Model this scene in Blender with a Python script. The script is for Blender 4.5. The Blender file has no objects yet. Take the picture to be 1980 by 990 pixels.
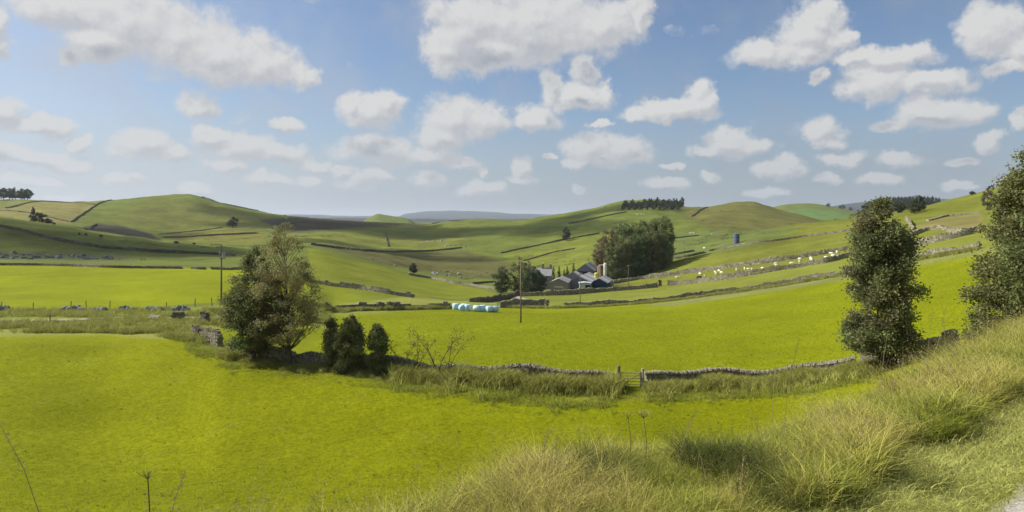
import bpy, math, random
import numpy as np
from math import radians as R
rng = np.random.default_rng(11)
random.seed(11)
C = bpy.context.scene.collection
SC = bpy.context.scene

# ------------------------------------------------------------------ camera, sky, sun, exposure
F, HY = 1290.0, 430.0            # focal length and eye-level row of the photograph, in its own 1980x990 pixels
cam_d = bpy.data.cameras.new('camera'); cam = bpy.data.objects.new('camera', cam_d); C.objects.link(cam)
cam_d.sensor_width = 36; cam_d.lens = 36*F/1980
cam_d.shift_y = -(495-HY)/1980
cam_d.clip_start = .1; cam_d.clip_end = 60000
cam.location = (0, 0, 0); cam.rotation_euler = (R(90), 0, 0)
SC.camera = cam
SUN_AZ, SUN_EL = R(-78), R(40)   # azimuth from +Y, negative to the left
SV = np.array([math.sin(SUN_AZ)*math.cos(SUN_EL), math.cos(SUN_AZ)*math.cos(SUN_EL), math.sin(SUN_EL)])
sd = bpy.data.lights.new('sun', 'SUN'); sd.energy = 4.6; sd.angle = R(.53); sd.color = (1, .93, .8)
sun = bpy.data.objects.new('sun', sd); C.objects.link(sun)
import mathutils
sun.rotation_euler = mathutils.Vector(tuple(SV)).to_track_quat('Z', 'Y').to_euler()
SC.view_settings.view_transform = 'Standard'; SC.view_settings.look = 'None'
SC.view_settings.exposure = .75; SC.view_settings.gamma = 1
SC.render.engine = 'CYCLES'
cy = SC.cycles
cy.max_bounces = 6; cy.diffuse_bounces = 2; cy.glossy_bounces = 1; cy.transmission_bounces = 3
cy.transparent_max_bounces = 6; cy.volume_bounces = 1; cy.use_denoising = True
cy.sample_clamp_indirect = 3

def build_world():
    w = bpy.data.worlds.new('World'); SC.world = w; w.use_nodes = True
    nt = w.node_tree; N = nt.nodes; L = nt.links
    bg = N['Background']
    def nd(t, tree=None, **k):
        n = (tree or nt).nodes.new(t)
        for a, b in k.items(): setattr(n, a, b)
        return n
    # the clouds' outline as a group: direction in azimuth / elevation -> distance measure (under 1 inside a cloud)
    CL = [(130,12,120,42),(250,35,120,66),(340,70,115,62),(430,105,120,52),(515,125,75,36),(590,142,28,20),(190,75,75,40),
     (140,107,34,20),(-5,60,34,40),(385,203,42,23),(10,212,40,28),(75,243,66,17),(155,278,28,14),(50,300,110,16),(130,315,46,13),
     (275,278,58,27),(335,298,46,15),(410,262,34,24),(465,285,70,26),(535,300,60,20),(610,318,36,13),(660,332,22,14),(555,243,32,14),(440,322,42,15),
     (720,212,58,34),(690,195,26,26),(750,200,28,26),(930,40,100,52),(860,95,42,46),(1050,50,130,60),(1165,48,66,48),(950,105,100,34),(1240,22,28,46),
     (1130,128,24,28),(1068,168,26,34),(1112,182,64,28),(1160,180,26,24),(880,225,62,40),(935,232,48,36),(850,262,48,26),(1040,228,48,20),
     (735,288,88,28),(830,302,56,22),(895,318,36,13),(730,336,36,12),(928,335,14,12),(1010,325,18,20),
     (1145,285,52,30),(1195,298,66,24),(1120,312,36,12),(1295,215,80,20),(1355,198,28,30),(1230,222,22,14),
     (1568,58,66,48),(1480,105,66,28),(1560,95,60,30),(1620,75,30,22),(1590,30,40,24),(1720,112,95,22),(1700,158,66,34),(1800,158,80,20),(1650,118,36,18),(1760,100,30,20),
     (1800,215,92,32),(1715,242,36,15),(1868,212,40,24),(1410,272,50,28),(1450,280,48,16),(1372,285,36,14),
     (1585,252,40,24),(1600,275,30,12),(1635,305,48,14),(1505,325,50,18),(1520,310,22,14),(1750,310,44,13),(1915,272,26,20),(1860,312,28,9),(1375,346,34,9),
     (1920,55,62,44),(1970,90,50,30),(1955,130,46,16),(1965,232,22,18),(1590,152,20,13),(-130,150,90,40),(-150,300,100,22),(2110,80,80,40),(2150,250,90,28),(60,348,100,9),(240,345,70,10),(520,352,80,10),(600,345,40,12),(690,352,70,12),(830,350,60,12),(930,366,80,10),(1120,366,26,8),(1290,356,80,10),(1300,318,18,8),(1480,368,70,9),(1700,348,80,9),(1850,362,60,7),(1600,345,50,8),(1960,350,50,8),(380,368,60,8),(120,380,80,7),(1060,300,12,7),(1160,242,24,7),(1010,350,50,8)]
    g = bpy.data.node_groups.new('cloud_outline', 'ShaderNodeTree')
    g.interface.new_socket('P', in_out='INPUT', socket_type='NodeSocketVector')
    g.interface.new_socket('D', in_out='OUTPUT', socket_type='NodeSocketFloat')
    gi = nd('NodeGroupInput', g); go = nd('NodeGroupOutput', g)
    def noise(scale, detail, rough, src, tree=g, dist=0.):
        n = nd('ShaderNodeTexNoise', tree, noise_dimensions='3D'); n.inputs['Scale'].default_value = scale
        n.inputs['Detail'].default_value = detail; n.inputs['Roughness'].default_value = rough; n.inputs['Distortion'].default_value = dist
        tree.links.new(src, n.inputs['Vector']); return n
    n1 = noise(19, 5, .62, gi.outputs[0])
    s0 = nd('ShaderNodeSeparateXYZ', g); g.links.new(gi.outputs[0], s0.inputs[0]); wa = nd('ShaderNodeMapRange', g); g.links.new(s0.outputs[1], wa.inputs[0])
    for k, v in zip((1, 2, 3, 4), (.02, .20, .6, 1.)): wa.inputs[k].default_value = v
    sw = nd('ShaderNodeVectorMath', g, operation='SCALE')
    s1 = nd('ShaderNodeVectorMath', g, operation='SUBTRACT'); g.links.new(n1.outputs['Color'], s1.inputs[0]); s1.inputs[1].default_value = (.5, .5, .5)
    g.links.new(s1.outputs[0], sw.inputs[0]); g.links.new(wa.outputs[0], sw.inputs['Scale'])
    s2 = nd('ShaderNodeVectorMath', g, operation='MULTIPLY_ADD'); g.links.new(sw.outputs[0], s2.inputs[0]); s2.inputs[1].default_value = (.075, .06, 0)
    g.links.new(gi.outputs[0], s2.inputs[2])
    acc = None
    for px, py, rx, ry in CL:
        if ry <= 12 and py > 340: rx, ry = rx*.55, ry*1.25
        u = (px-990)/F; v = (HY-py)/F
        az = math.atan(u); el = math.atan(v*math.cos(az))
        ra = rx/F*math.cos(az)**2*1.12; re = ry/F*math.cos(az)*1.15
        m = nd('ShaderNodeVectorMath', g, operation='MULTIPLY_ADD'); g.links.new(s2.outputs[0], m.inputs[0])
        m.inputs[1].default_value = (1/ra, 1/re, 0); m.inputs[2].default_value = (-az/ra, -el/re, 0)
        ln = nd('ShaderNodeVectorMath', g, operation='LENGTH'); g.links.new(m.outputs[0], ln.inputs[0])
        if acc is None: acc = ln.outputs['Value']
        else:
            q = nd('ShaderNodeMath', g, operation='SMOOTH_MIN'); g.links.new(acc, q.inputs[0]); g.links.new(ln.outputs['Value'], q.inputs[1])
            q.inputs[2].default_value = .35; acc = q.outputs[0]
    # beyond the frame the same kind of cloud goes on, from noise
    mp = nd('ShaderNodeVectorMath', g, operation='MULTIPLY'); g.links.new(gi.outputs[0], mp.inputs[0]); mp.inputs[1].default_value = (1, 2.1, 1)
    nf = noise(5.5, 4, .5, mp.outputs[0])
    cf = nd('ShaderNodeMapRange', g); g.links.new(nf.outputs[0], cf.inputs[0])
    for k, v in zip((1, 2, 3, 4), (.46, .66, 1.5, .1)): cf.inputs[k].default_value = v
    sp = nd('ShaderNodeSeparateXYZ', g); g.links.new(gi.outputs[0], sp.inputs[0])
    ab = nd('ShaderNodeMath', g, operation='ABSOLUTE'); g.links.new(sp.outputs[0], ab.inputs[0])
    o1 = nd('ShaderNodeMapRange', g); g.links.new(ab.outputs[0], o1.inputs[0])
    for k, v in zip((1, 2, 3, 4), (.70, .78, 1., 0.)): o1.inputs[k].default_value = v
    o2 = nd('ShaderNodeMapRange', g); g.links.new(sp.outputs[1], o2.inputs[0])
    for k, v in zip((1, 2, 3, 4), (.34, .42, 1., 0.)): o2.inputs[k].default_value = v
    om = nd('ShaderNodeMath', g, operation='MULTIPLY'); g.links.new(o1.outputs[0], om.inputs[0]); g.links.new(o2.outputs[0], om.inputs[1])
    add = nd('ShaderNodeMath', g, operation='ADD'); g.links.new(cf.outputs[0], add.inputs[0]); g.links.new(om.outputs[0], add.inputs[1])
    mn = nd('ShaderNodeMath', g, operation='MINIMUM'); g.links.new(acc, mn.inputs[0]); g.links.new(add.outputs[0], mn.inputs[1])
    # fine billows on the outline
    n2 = noise(30, 6, .6, gi.outputs[0])
    n2b = nd('ShaderNodeMath', g, operation='MULTIPLY_ADD'); g.links.new(n2.outputs[0], n2b.inputs[0]); n2b.inputs[1].default_value = .86; g.links.new(mn.outputs[0], n2b.inputs[2])
    g.links.new(n2b.outputs[0], go.inputs[0])

    tc = nd('ShaderNodeTexCoord'); sx = nd('ShaderNodeSeparateXYZ'); L.new(tc.outputs['Generated'], sx.inputs[0])
    az = nd('ShaderNodeMath', operation='ARCTAN2'); L.new(sx.outputs[0], az.inputs[0]); L.new(sx.outputs[1], az.inputs[1])
    el = nd('ShaderNodeMath', operation='ARCSINE'); L.new(sx.outputs[2], el.inputs[0])
    cb = nd('ShaderNodeCombineXYZ'); L.new(az.outputs[0], cb.inputs[0]); L.new(el.outputs[0], cb.inputs[1])
    def outline(off):
        v = nd('ShaderNodeVectorMath', operation='ADD'); L.new(cb.outputs[0], v.inputs[0]); v.inputs[1].default_value = off
        q = nd('ShaderNodeGroup'); q.node_tree = g; L.new(v.outputs[0], q.inputs[0]); return q.outputs[0]
    def mr(src, a, b, c, d, smooth=True):
        m = nd('ShaderNodeMapRange', interpolation_type='SMOOTHSTEP' if smooth else 'LINEAR'); L.new(src, m.inputs[0])
        for k, v in zip((1, 2, 3, 4), (a, b, c, d)): m.inputs[k].default_value = v
        return m.outputs[0]
    def mt(op, a, b, c=None):
        m = nd('ShaderNodeMath', operation=op)
        for i, v in enumerate((a, b, c)):
            if v is None: continue
            if isinstance(v, (int, float)): m.inputs[i].default_value = v
            else: L.new(v, m.inputs[i])
        return m.outputs[0]
    def mix(f, a, b):
        m = nd('ShaderNodeMix', data_type='RGBA')
        for i, v in ((0, f), (6, a), (7, b)):
            if isinstance(v, (int, float)): m.inputs[i].default_value = v
            elif isinstance(v, tuple): m.inputs[i].default_value = (*v, 1)
            else: L.new(v, m.inputs[i])
        return m.outputs[2]
    d0 = outline((0, 0, 0)); d1 = outline((-.007, .011, 0)); d2 = outline((.0, .055, 0))
    mask = mr(d0, 1.64, 1.08, 0, 1)
    core = mr(d0, 1.25, .6, 0, 1)
    rel = mt('SUBTRACT', d1, d0)                    # above zero where the cloud thins towards the sun: a lit side
    lit = mr(rel, -.34, .28, 0, 1, False)
    under = mr(d2, 1.25, .55, 0, 1)                 # thick cloud overhead: a grey base
    sky = nd('ShaderNodeTexSky', sky_type='NISHITA', sun_disc=False)
    sky.sun_elevation = SUN_EL; sky.sun_rotation = SUN_AZ; sky.altitude = 300; sky.air_density = 1.0; sky.dust_density = 1.6; sky.ozone_density = 1.6
    K = 8.0                                         # cloud radiance in the units of the sky texture
    white = tuple(K*c for c in (.61, .61, .605)); mid = tuple(K*c for c in (.45, .46, .485)); grey = tuple(K*c for c in (.29, .32, .37))
    body = mix(mt('MULTIPLY', under, core), mid, grey)
    col = mix(mt('MULTIPLY', lit, mt('SUBTRACT', 1.05, mt('MULTIPLY', under, .75))), body, white)
    # the air low over the hills pales the sky and the clouds in it
    low = mr(el.outputs[0], .0, .20, 1, 0)
    tint = nd('ShaderNodeMix', data_type='RGBA', blend_type='MULTIPLY'); tint.inputs[0].default_value = 1
    L.new(sky.outputs[0], tint.inputs[6]); tint.inputs[7].default_value = (.70, .745, .81, 1)
    haze = mix(mr(az.outputs[0], -.75, .5, 0, 1), tuple(K*c for c in (.45, .49, .56)), tuple(K*c for c in (.27, .31, .385)))
    s = mix(mt('MULTIPLY', low, .8), tint.outputs[2], haze)
    soft = noise(9, 5, .6, cb.outputs[0], nt)
    veil = mt('ADD', mt('MULTIPLY', mr(soft.outputs[0], .40, .72, 0, 1), .45), mt('MULTIPLY', mr(az.outputs[0], -.8, -.1, 1, 0), .32))
    s = mix(veil, s, haze)
    c2 = mix(mt('MULTIPLY', low, .5), col, haze)
    alpha = mt('MULTIPLY', mask, mr(el.outputs[0], .0, .045, .0, .96))
    out = mix(alpha, s, c2)
    L.new(out, bg.inputs[0]); bg.inputs[1].default_value = .085
build_world()
SC.world.cycles.sampling_method = 'MANUAL'; SC.world.cycles.sample_map_resolution = 256

# ------------------------------------------------------------------ helpers
def tag(o, label=None, cat=None, group=None, kind=None):
    for k, v in (('label', label), ('category', cat), ('group', group), ('kind', kind)):
        if v: o[k] = v
    return o
def empty(name, loc=(0, 0, 0), rz=0, parent=None):
    o = bpy.data.objects.new(name, None); C.objects.link(o); o.location = loc; o.rotation_euler = (0, 0, rz); o.parent = parent
    return o
def mesh_data(name, v, f, mat=None, smooth=False, cols=None):
    v = np.asarray(v, np.float32).reshape(-1, 3); me = bpy.data.meshes.new(name)
    if isinstance(f, np.ndarray):
        k = f.shape[1]; n = len(f)
        me.vertices.add(len(v)); me.vertices.foreach_set('co', v.ravel())
        me.loops.add(n*k); me.loops.foreach_set('vertex_index', f.astype(np.int32).ravel())
        me.polygons.add(n); me.polygons.foreach_set('loop_start', np.arange(0, n*k, k, dtype=np.int32))
        me.update(calc_edges=True)
    else:
        me.from_pydata([tuple(map(float, p)) for p in v], [], f); me.update()
    if cols is not None:
        a = me.color_attributes.new('Col', 'FLOAT_COLOR', 'POINT')
        c = np.ones((len(v), 4), np.float32); c[:, :3] = cols; a.data.foreach_set('color', c.ravel())
    me.polygons.foreach_set('use_smooth', np.full(len(me.polygons), smooth))
    if mat: me.materials.append(mat)
    return me
def link(name, me, parent=None, loc=None, rz=None, sc=None):
    o = bpy.data.objects.new(name, me); C.objects.link(o); o.parent = parent
    if loc is not None: o.location = loc
    if rz is not None: o.rotation_euler = (0, 0, rz)
    if sc is not None: o.scale = (sc, sc, sc) if isinstance(sc, (int, float)) else sc
    return o
class MB:
    def __init__(s): s.v = []; s.f = []; s.c = []
    def add(s, vs, fs, col=(1, 1, 1)):
        b = len(s.v); s.v += [tuple(p) for p in vs]; s.f += [tuple(b+i for i in q) for q in fs]; s.c += [col]*len(vs)
    def box(s, x0, y0, z0, x1, y1, z1, col=(1, 1, 1)):
        s.add([(x0,y0,z0),(x1,y0,z0),(x1,y1,z0),(x0,y1,z0),(x0,y0,z1),(x1,y0,z1),(x1,y1,z1),(x0,y1,z1)],
              [(0,3,2,1),(4,5,6,7),(0,1,5,4),(1,2,6,5),(2,3,7,6),(3,0,4,7)], col)
    def tube(s, pts, rad, n=6, cap=True, col=(1, 1, 1)):
        pts = [np.array(p, float) for p in pts]; rad = [rad]*len(pts) if isinstance(rad, (int, float)) else rad
        vs = []; fs = []
        for i, p in enumerate(pts):
            t = pts[min(i+1, len(pts)-1)]-pts[max(i-1, 0)]; t = t/(np.linalg.norm(t)+1e-9)
            a = np.cross(t, (0, 0, 1) if abs(t[2]) < .9 else (1, 0, 0)); a /= np.linalg.norm(a); b = np.cross(t, a)
            for k in range(n):
                an = 2*math.pi*k/n; vs.append(p+rad[i]*(a*math.cos(an)+b*math.sin(an)))
        for i in range(len(pts)-1):
            for k in range(n):
                q = (k+1) % n; fs.append((i*n+k, i*n+q, (i+1)*n+q, (i+1)*n+k))
        if cap: fs.append(tuple(range(n))[::-1]); fs.append(tuple((len(pts)-1)*n+k for k in range(n)))
        s.add(vs, fs, col)
    def build(s, name, mat, parent=None, smooth=False, loc=None, rz=None):
        return link(name, mesh_data(name, s.v, s.f, mat, smooth, np.array(s.c)), parent, loc, rz)

def mat(name, col, rough=.9, noise_s=0, amt=.25, bump=0., attr=False, trans=0., rnd=0., metal=0., col2=None, spec=.2, bump_s=None, stretch=None, up=0.):
    m = bpy.data.materials.new(name); m.use_nodes = True; nt = m.node_tree; N = nt.nodes; L = nt.links
    b = N['Principled BSDF']; b.inputs['Roughness'].default_value = rough; b.inputs['Metallic'].default_value = metal
    b.inputs['Specular IOR Level'].default_value = spec
    c = N.new('ShaderNodeRGB'); c.outputs[0].default_value = (*col, 1); out = c.outputs[0]
    def mult(a, bb):
        x = N.new('ShaderNodeMix'); x.data_type = 'RGBA'; x.blend_type = 'MULTIPLY'; x.inputs[0].default_value = 1
        L.new(a, x.inputs[6]); L.new(bb, x.inputs[7]); return x.outputs[2]
    if attr:
        a = N.new('ShaderNodeAttribute'); a.attribute_name = 'Col'; out = mult(out, a.outputs[0])
    tc = N.new('ShaderNodeTexCoord'); vec = tc.outputs['Object']
    if stretch:
        mp = N.new('ShaderNodeMapping'); mp.inputs['Scale'].default_value = stretch; L.new(vec, mp.inputs[0]); vec = mp.outputs[0]
    if noise_s:
        n = N.new('ShaderNodeTexNoise'); n.inputs['Scale'].default_value = noise_s; n.inputs['Detail'].default_value = 6; n.inputs['Roughness'].default_value = .65
        L.new(vec, n.inputs['Vector'])
        if col2:
            mr = N.new('ShaderNodeMapRange'); mr.inputs[1].default_value = .45; mr.inputs[2].default_value = .6; L.new(n.outputs[0], mr.inputs[0])
            x = N.new('ShaderNodeMix'); x.data_type = 'RGBA'; L.new(mr.outputs[0], x.inputs[0]); L.new(out, x.inputs[6]); x.inputs[7].default_value = (*col2, 1); out = x.outputs[2]
        mr = N.new('ShaderNodeMapRange'); mr.inputs[1].default_value = .25; mr.inputs[2].default_value = .75
        mr.inputs[3].default_value = 1-amt; mr.inputs[4].default_value = 1+amt; L.new(n.outputs[0], mr.inputs[0])
        out = mult(out, mr.outputs[0])
    if rnd:
        oi = N.new('ShaderNodeObjectInfo'); mr = N.new('ShaderNodeMapRange'); mr.inputs[3].default_value = 1-rnd; mr.inputs[4].default_value = 1+rnd
        L.new(oi.outputs['Random'], mr.inputs[0]); out = mult(out, mr.outputs[0])
    L.new(out, b.inputs['Base Color'])
    if bump:
        n = N.new('ShaderNodeTexNoise'); n.inputs['Scale'].default_value = bump_s or noise_s*2; n.inputs['Detail'].default_value = 5
        L.new(vec, n.inputs['Vector']); bp = N.new('ShaderNodeBump'); bp.inputs['Strength'].default_value = 1; bp.inputs['Distance'].default_value = bump
        L.new(n.outputs[0], bp.inputs['Height']); L.new(bp.outputs[0], b.inputs['Normal'])
    un = None
    if up:                                      # blades share the light of the sward they stand in
        ge = N.new('ShaderNodeNewGeometry'); un = N.new('ShaderNodeVectorMath'); un.operation = 'MULTIPLY_ADD'; L.new(ge.outputs['Normal'], un.inputs[0]); un.inputs[1].default_value = (1-up,)*3; un.inputs[2].default_value = (0, 0, up)
        nn = N.new('ShaderNodeVectorMath'); nn.operation = 'NORMALIZE'; L.new(un.outputs[0], nn.inputs[0]); un = nn.outputs[0]; L.new(un, b.inputs['Normal'])
    if trans:
        t = N.new('ShaderNodeBsdfTranslucent'); L.new(out, t.inputs[0]); ms = N.new('ShaderNodeMixShader'); ms.inputs[0].default_value = trans
        L.new(b.outputs[0], ms.inputs[1]); L.new(t.outputs[0], ms.inputs[2]); L.new(ms.outputs[0], N['Material Output'].inputs[0])
    return m

# ------------------------------------------------------------------ the land: feature lines (distance and height along each azimuth), lofted into one height field
def pchip_slopes(x, y):
    h = np.diff(x, axis=0); d = np.diff(y, axis=0)/h
    m = np.zeros_like(y)
    same = (d[1:]*d[:-1]) > 0
    w1 = 2*h[1:]+h[:-1]; w2 = h[1:]+2*h[:-1]
    with np.errstate(all='ignore'):
        hm = (w1+w2)/(w1/d[:-1]+w2/d[1:])
    m[1:-1] = np.where(same, hm, 0); m[0] = d[0]; m[-1] = d[-1]
    return m
def pchip1(x, y, q):
    x = np.array(x, float); y = np.array(y, float); m = pchip_slopes(x, y); q = np.clip(q, x[0], x[-1])
    i = np.clip(np.searchsorted(x, q)-1, 0, len(x)-2); h = x[i+1]-x[i]; t = (q-x[i])/h
    return (2*t**3-3*t**2+1)*y[i]+(t**3-2*t**2+t)*h*m[i]+(-2*t**3+3*t**2)*y[i+1]+(t**3-t**2)*h*m[i+1]
zY = lambda z, D: HY-F*z/D                 # height to photograph row
def Zl(*a): return [(p, D, zY(z, D)) for p, D, z in a]
FEAT = [
 Zl((-300,.8,-1.62),(2280,.8,-1.62)),
 Zl((-300,3.0,-1.9),(600,3.6,-1.95),(1000,4.6,-1.95),(1200,5.2,-1.97),(1600,6.5,-2.1),(1800,8.6,-2.2),(1980,13,-2.3),(2280,22,-2.3)),
 Zl((-300,20,-10.3),(600,18,-10.5),(1200,20,-10.3),(1600,22,-9.3),(1700,23,-7.9),(1800,23,-6.4),(1980,24,-5),(2280,33,-4)),
 [(-300,62,652),(0,62,648),(200,64,645),(300,62,650),(370,59,662),(430,54,684),(560,50.7,704),(700,48.5,716),(850,46.8,728),(1000,45,740),(1200,43.8,748),(1350,44.7,742),(1500,44,735),(1640,42,716),(1800,38,690),(1980,34.5,660),(2280,40,600)],
 [(-300,75,620),(0,75,620),(200,76,621),(400,76,632),(600,74,648),(700,74,650),(850,76,642),(1007,83,625),(1300,84,622),(1500,81,612),(1640,78,597),(1800,70,570),(1980,60,548),(2280,55,520)],
 [(-300,95,600),(0,95,600),(200,96,600),(430,103,585),(600,108,588),(650,112,604),(700,115,601),(870,135,596),(1000,150,596),(1150,150,593),(1300,150,582),(1500,145,552),(1640,135,530),(1780,122,502),(1890,110,482),(1980,100,465),(2280,90,430)],
 [(-300,200,510),(0,200,512),(200,200,514),(400,200,519),(500,195,524),(600,192,540),(700,190,553),(800,192,567),(870,200,574),(950,225,566),(1060,230,562),(1180,230,555),(1300,215,550),(1500,195,520),(1640,185,497),(1890,150,452),(1980,140,440),(2280,130,400)],
 [(-300,250,500),(0,250,501),(200,250,504),(400,255,508),(500,262,502),(600,285,484),(700,290,507),(850,295,541),(960,300,545),(1060,300,542),(1180,280,532),(1300,270,508),(1400,255,490),(1500,240,480),(1640,235,452),(1770,215,425),(1890,200,416),(1980,190,398),(2280,180,370)],
 [(-300,420,398),(0,420,418),(50,420,426),(100,420,434),(200,420,451),(300,420,465),(400,420,475),(500,410,481),(600,400,474),(750,400,497),(850,390,519),(1000,385,522),(1200,370,490),(1300,360,478),(1400,345,462),(1500,335,440),(1600,330,428),(1660,320,421),(1770,290,402),(1850,280,383),(1900,270,371),(1980,250,350),(2280,240,320)],
 [(-300,540,420),(0,540,428),(200,540,449),(300,540,463),(400,540,465),(500,530,466),(600,530,462),(750,520,485),(850,520,492),(1000,520,490),(1200,520,464),(1300,520,452),(1400,520,445),(1500,520,449),(1600,520,444),(1770,500,425),(1980,480,400),(2280,480,380)],
 [(-300,700,408),(0,700,406),(130,700,411),(200,700,419),(300,700,426),(450,690,441),(600,690,443),(700,690,450),(800,680,461),(900,680,456),(1000,680,448),(1095,680,440),(1200,680,426),(1300,680,424),(1400,680,418),(1500,680,424),(1600,680,432),(1770,680,430),(1980,700,410),(2280,700,400)],
 [(-300,950,389),(0,950,386),(60,950,387),(130,950,390),(200,950,388),(270,950,382),(330,950,376.5),(360,950,375),(385,950,379),(420,950,391),(460,950,400),(500,950,408),(550,950,416),(600,950,421),(650,950,425),(700,950,428),(760,950,431),(830,950,433),(870,950,428),(930,950,424),(1000,950,426),(1050,950,419),(1100,950,411),(1150,950,402),(1200,950,389),(1225,950,386),(1260,950,385.5),(1300,950,390),(1330,950,401),(1370,950,400),(1400,950,394),(1430,950,389.5),(1455,950,390),(1480,950,397),(1510,950,407),(1550,950,416),(1600,950,428),(1680,950,434),(1980,950,430),(2280,950,430)],
 [(-300,1350,440),(1400,1350,440),(1480,1350,430),(1600,1350,425),(1700,1350,428),(2280,1350,440)],
 [(-300,1900,405),(0,1900,402),(400,1900,405),(550,1900,430),(690,1900,432),(712,1900,422),(732,1900,413.5),(742,1900,415),(760,1900,418),(790,1900,423),(803,1900,431),(850,1900,437),(1000,1900,435),(1200,1900,410),(1400,1900,405),(1490,1900,401),(1520,1900,395),(1560,1900,393),(1620,1900,401),(1660,1900,410),(1720,1900,412),(1850,1900,410),(2280,1900,410)],
 [(-300,2700,430),(2280,2700,430)],
 [(-300,5000,425),(500,5000,424),(600,5000,422),(760,5000,424),(1050,5000,425),(1500,5000,420),(1620,5000,398),(1700,5000,388),(1760,5000,380),(1775,5000,377.5),(1790,5000,383),(1850,5000,386),(1920,5000,378),(2280,5000,385)],
 [(-300,7000,424),(2280,7000,424)],
 [(-300,9500,412),(500,9500,415),(600,9500,415.5),(680,9500,418),(768,9500,419),(785,9500,413),(850,9500,408.5),(905,9500,408),(960,9500,411),(1000,9500,413.5),(1050,9500,414.5),(1130,9500,417),(2280,9500,418)],
 [(-300,12500,426),(2280,12500,426)],
]
NROW = 640
th_m = math.pi/4
pxc = np.linspace(-300, 2280, 647)
K = len(FEAT)
Dk = np.zeros((K, len(pxc))); Yk = np.zeros_like(Dk)
for i, ft in enumerate(FEAT):
    p = [a[0] for a in ft]; Dk[i] = pchip1(p, [a[1] for a in ft], pxc); Yk[i] = pchip1(p, [a[2] for a in ft], pxc)
Ek = (HY-Yk)/F; Zk = Ek*Dk; Xk = np.log(Dk)
lnD = np.linspace(math.log(.8), math.log(12500), NROW)
def loft(X, V, q):
    m = pchip_slopes(X, V); n = X.shape[1]; out = np.zeros((len(q), n)); cols = np.arange(n)
    for r, x in enumerate(q):
        i = np.clip((X <= x).sum(0)-1, 0, X.shape[0]-2); x0 = X[i, cols]; h = X[i+1, cols]-x0; t = np.clip((x-x0)/h, 0, 1)
        out[r] = (2*t**3-3*t**2+1)*V[i, cols]+(t**3-2*t**2+t)*h*m[i, cols]+(-2*t**3+3*t**2)*V[i+1, cols]+(t**3-t**2)*h*m[i+1, cols]
    return out
Zz = loft(Xk, Zk, lnD); Ze = loft(Xk, Ek, lnD)*np.exp(lnD)[:, None]
wgt = np.clip((lnD-math.log(22))/(math.log(42)-math.log(22)), 0, 1)[:, None]; wgt = wgt*wgt*(3-2*wgt)
Zf = Zz*(1-wgt)+Ze*wgt
# all azimuths: front columns as above, then the sides and back blended to level ground behind the camera
th_f = np.arctan((pxc-990)/F); nb = 70
th_b = np.linspace(th_m, 2*math.pi-th_m, nb+2)[1:-1]
TH = np.concatenate([th_f, th_b])
Dn = np.exp(lnD)
Zbk = np.interp(lnD, [math.log(.8), math.log(12), math.log(60), math.log(300), math.log(2000), math.log(12500)], [-1.62, -1.7, -3, 4, 30, -10])[:, None]
Zb = np.zeros((NROW, nb))
for j, t in enumerate(th_b):
    a = np.clip((t-th_m)/R(60), 0, 1); b = np.clip((2*math.pi-th_m-t)/R(60), 0, 1)
    a = a*a*(3-2*a); b = b*b*(3-2*b)
    Zb[:, j] = (Zf[:, -1]*(1-a)+Zbk[:, 0]*a) if t < math.pi else (Zf[:, 0]*(1-b)+Zbk[:, 0]*b)
ZA = np.concatenate([Zf, Zb], 1)
rho = np.where(np.abs(np.where(TH > math.pi, TH-2*math.pi, TH)) <= th_m+1e-6, 1/np.cos(TH), 1/math.cos(th_m))
XA = Dn[:, None]*rho*np.sin(TH); YA = Dn[:, None]*rho*np.cos(TH)
def waves(x, y, lam, seed, n=9):
    r = np.random.default_rng(seed); s = 0
    for k in range(n):
        a = r.uniform(0, 2*math.pi); l = lam*r.uniform(.6, 1.7); s = s+np.sin((x*math.cos(a)+y*math.sin(a))*2*math.pi/l+r.uniform(0, 6.28))
    return s/math.sqrt(n)
DD = Dn[:, None]*np.ones_like(ZA)
sm = lambda d, a, b: np.clip((d-a)/(b-a), 0, 1)**2*(3-2*np.clip((d-a)/(b-a), 0, 1))
ZA = ZA + .05*waves(XA, YA, 7, 1)*sm(DD, 12, 25)*(1-sm(DD, 70, 120)) + .025*waves(XA, YA, 1.3, 2)*(1-sm(DD, 10, 20)) \
   + .35*waves(XA, YA, 32, 3)*sm(DD, 230, 300)*(1-sm(DD, 1200, 1800)) + .8*waves(XA, YA, 90, 4)*sm(DD, 400, 500)*(1-sm(DD, 850, 1000)) \
   + .12*waves(XA, YA, 30, 5)*sm(DD, 80, 120)*(1-sm(DD, 200, 260)) + 5*waves(XA, YA, 500, 6)*sm(DD, 3000, 4500)
NC = len(TH)
THw = np.append(TH, 2*math.pi+TH[0]); ZAw = np.concatenate([ZA, ZA[:, :1]], 1)
def ground(x, y):
    x = np.asarray(x, float); y = np.asarray(y, float)
    th = np.arctan2(x, y); fr = np.abs(th) <= th_m
    D = np.where(fr, y, np.hypot(x, y)*math.cos(th_m)); t = np.where(th < TH[0], th+2*math.pi, th)
    r = np.clip((np.log(np.maximum(D, .8))-lnD[0])/(lnD[1]-lnD[0]), 0, NROW-1.001); i = r.astype(int); fi = r-i
    j = np.clip(np.searchsorted(THw, t, side='right')-1, 0, NC-1); fj = (t-THw[j])/(THw[j+1]-THw[j])
    z = (ZAw[i, j]*(1-fi)+ZAw[i+1, j]*fi)*(1-fj)+(ZAw[i, j+1]*(1-fi)+ZAw[i+1, j+1]*fi)*fj
    return z
def gz(x, y): return float(ground(x, y))
def at(px, D):
    x = (px-990)/F*D; return (x, D, gz(x, D))
YP = HY-F*ZA[:, :len(pxc)]/Dn[:, None]          # row at which every front vertex is seen
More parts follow.
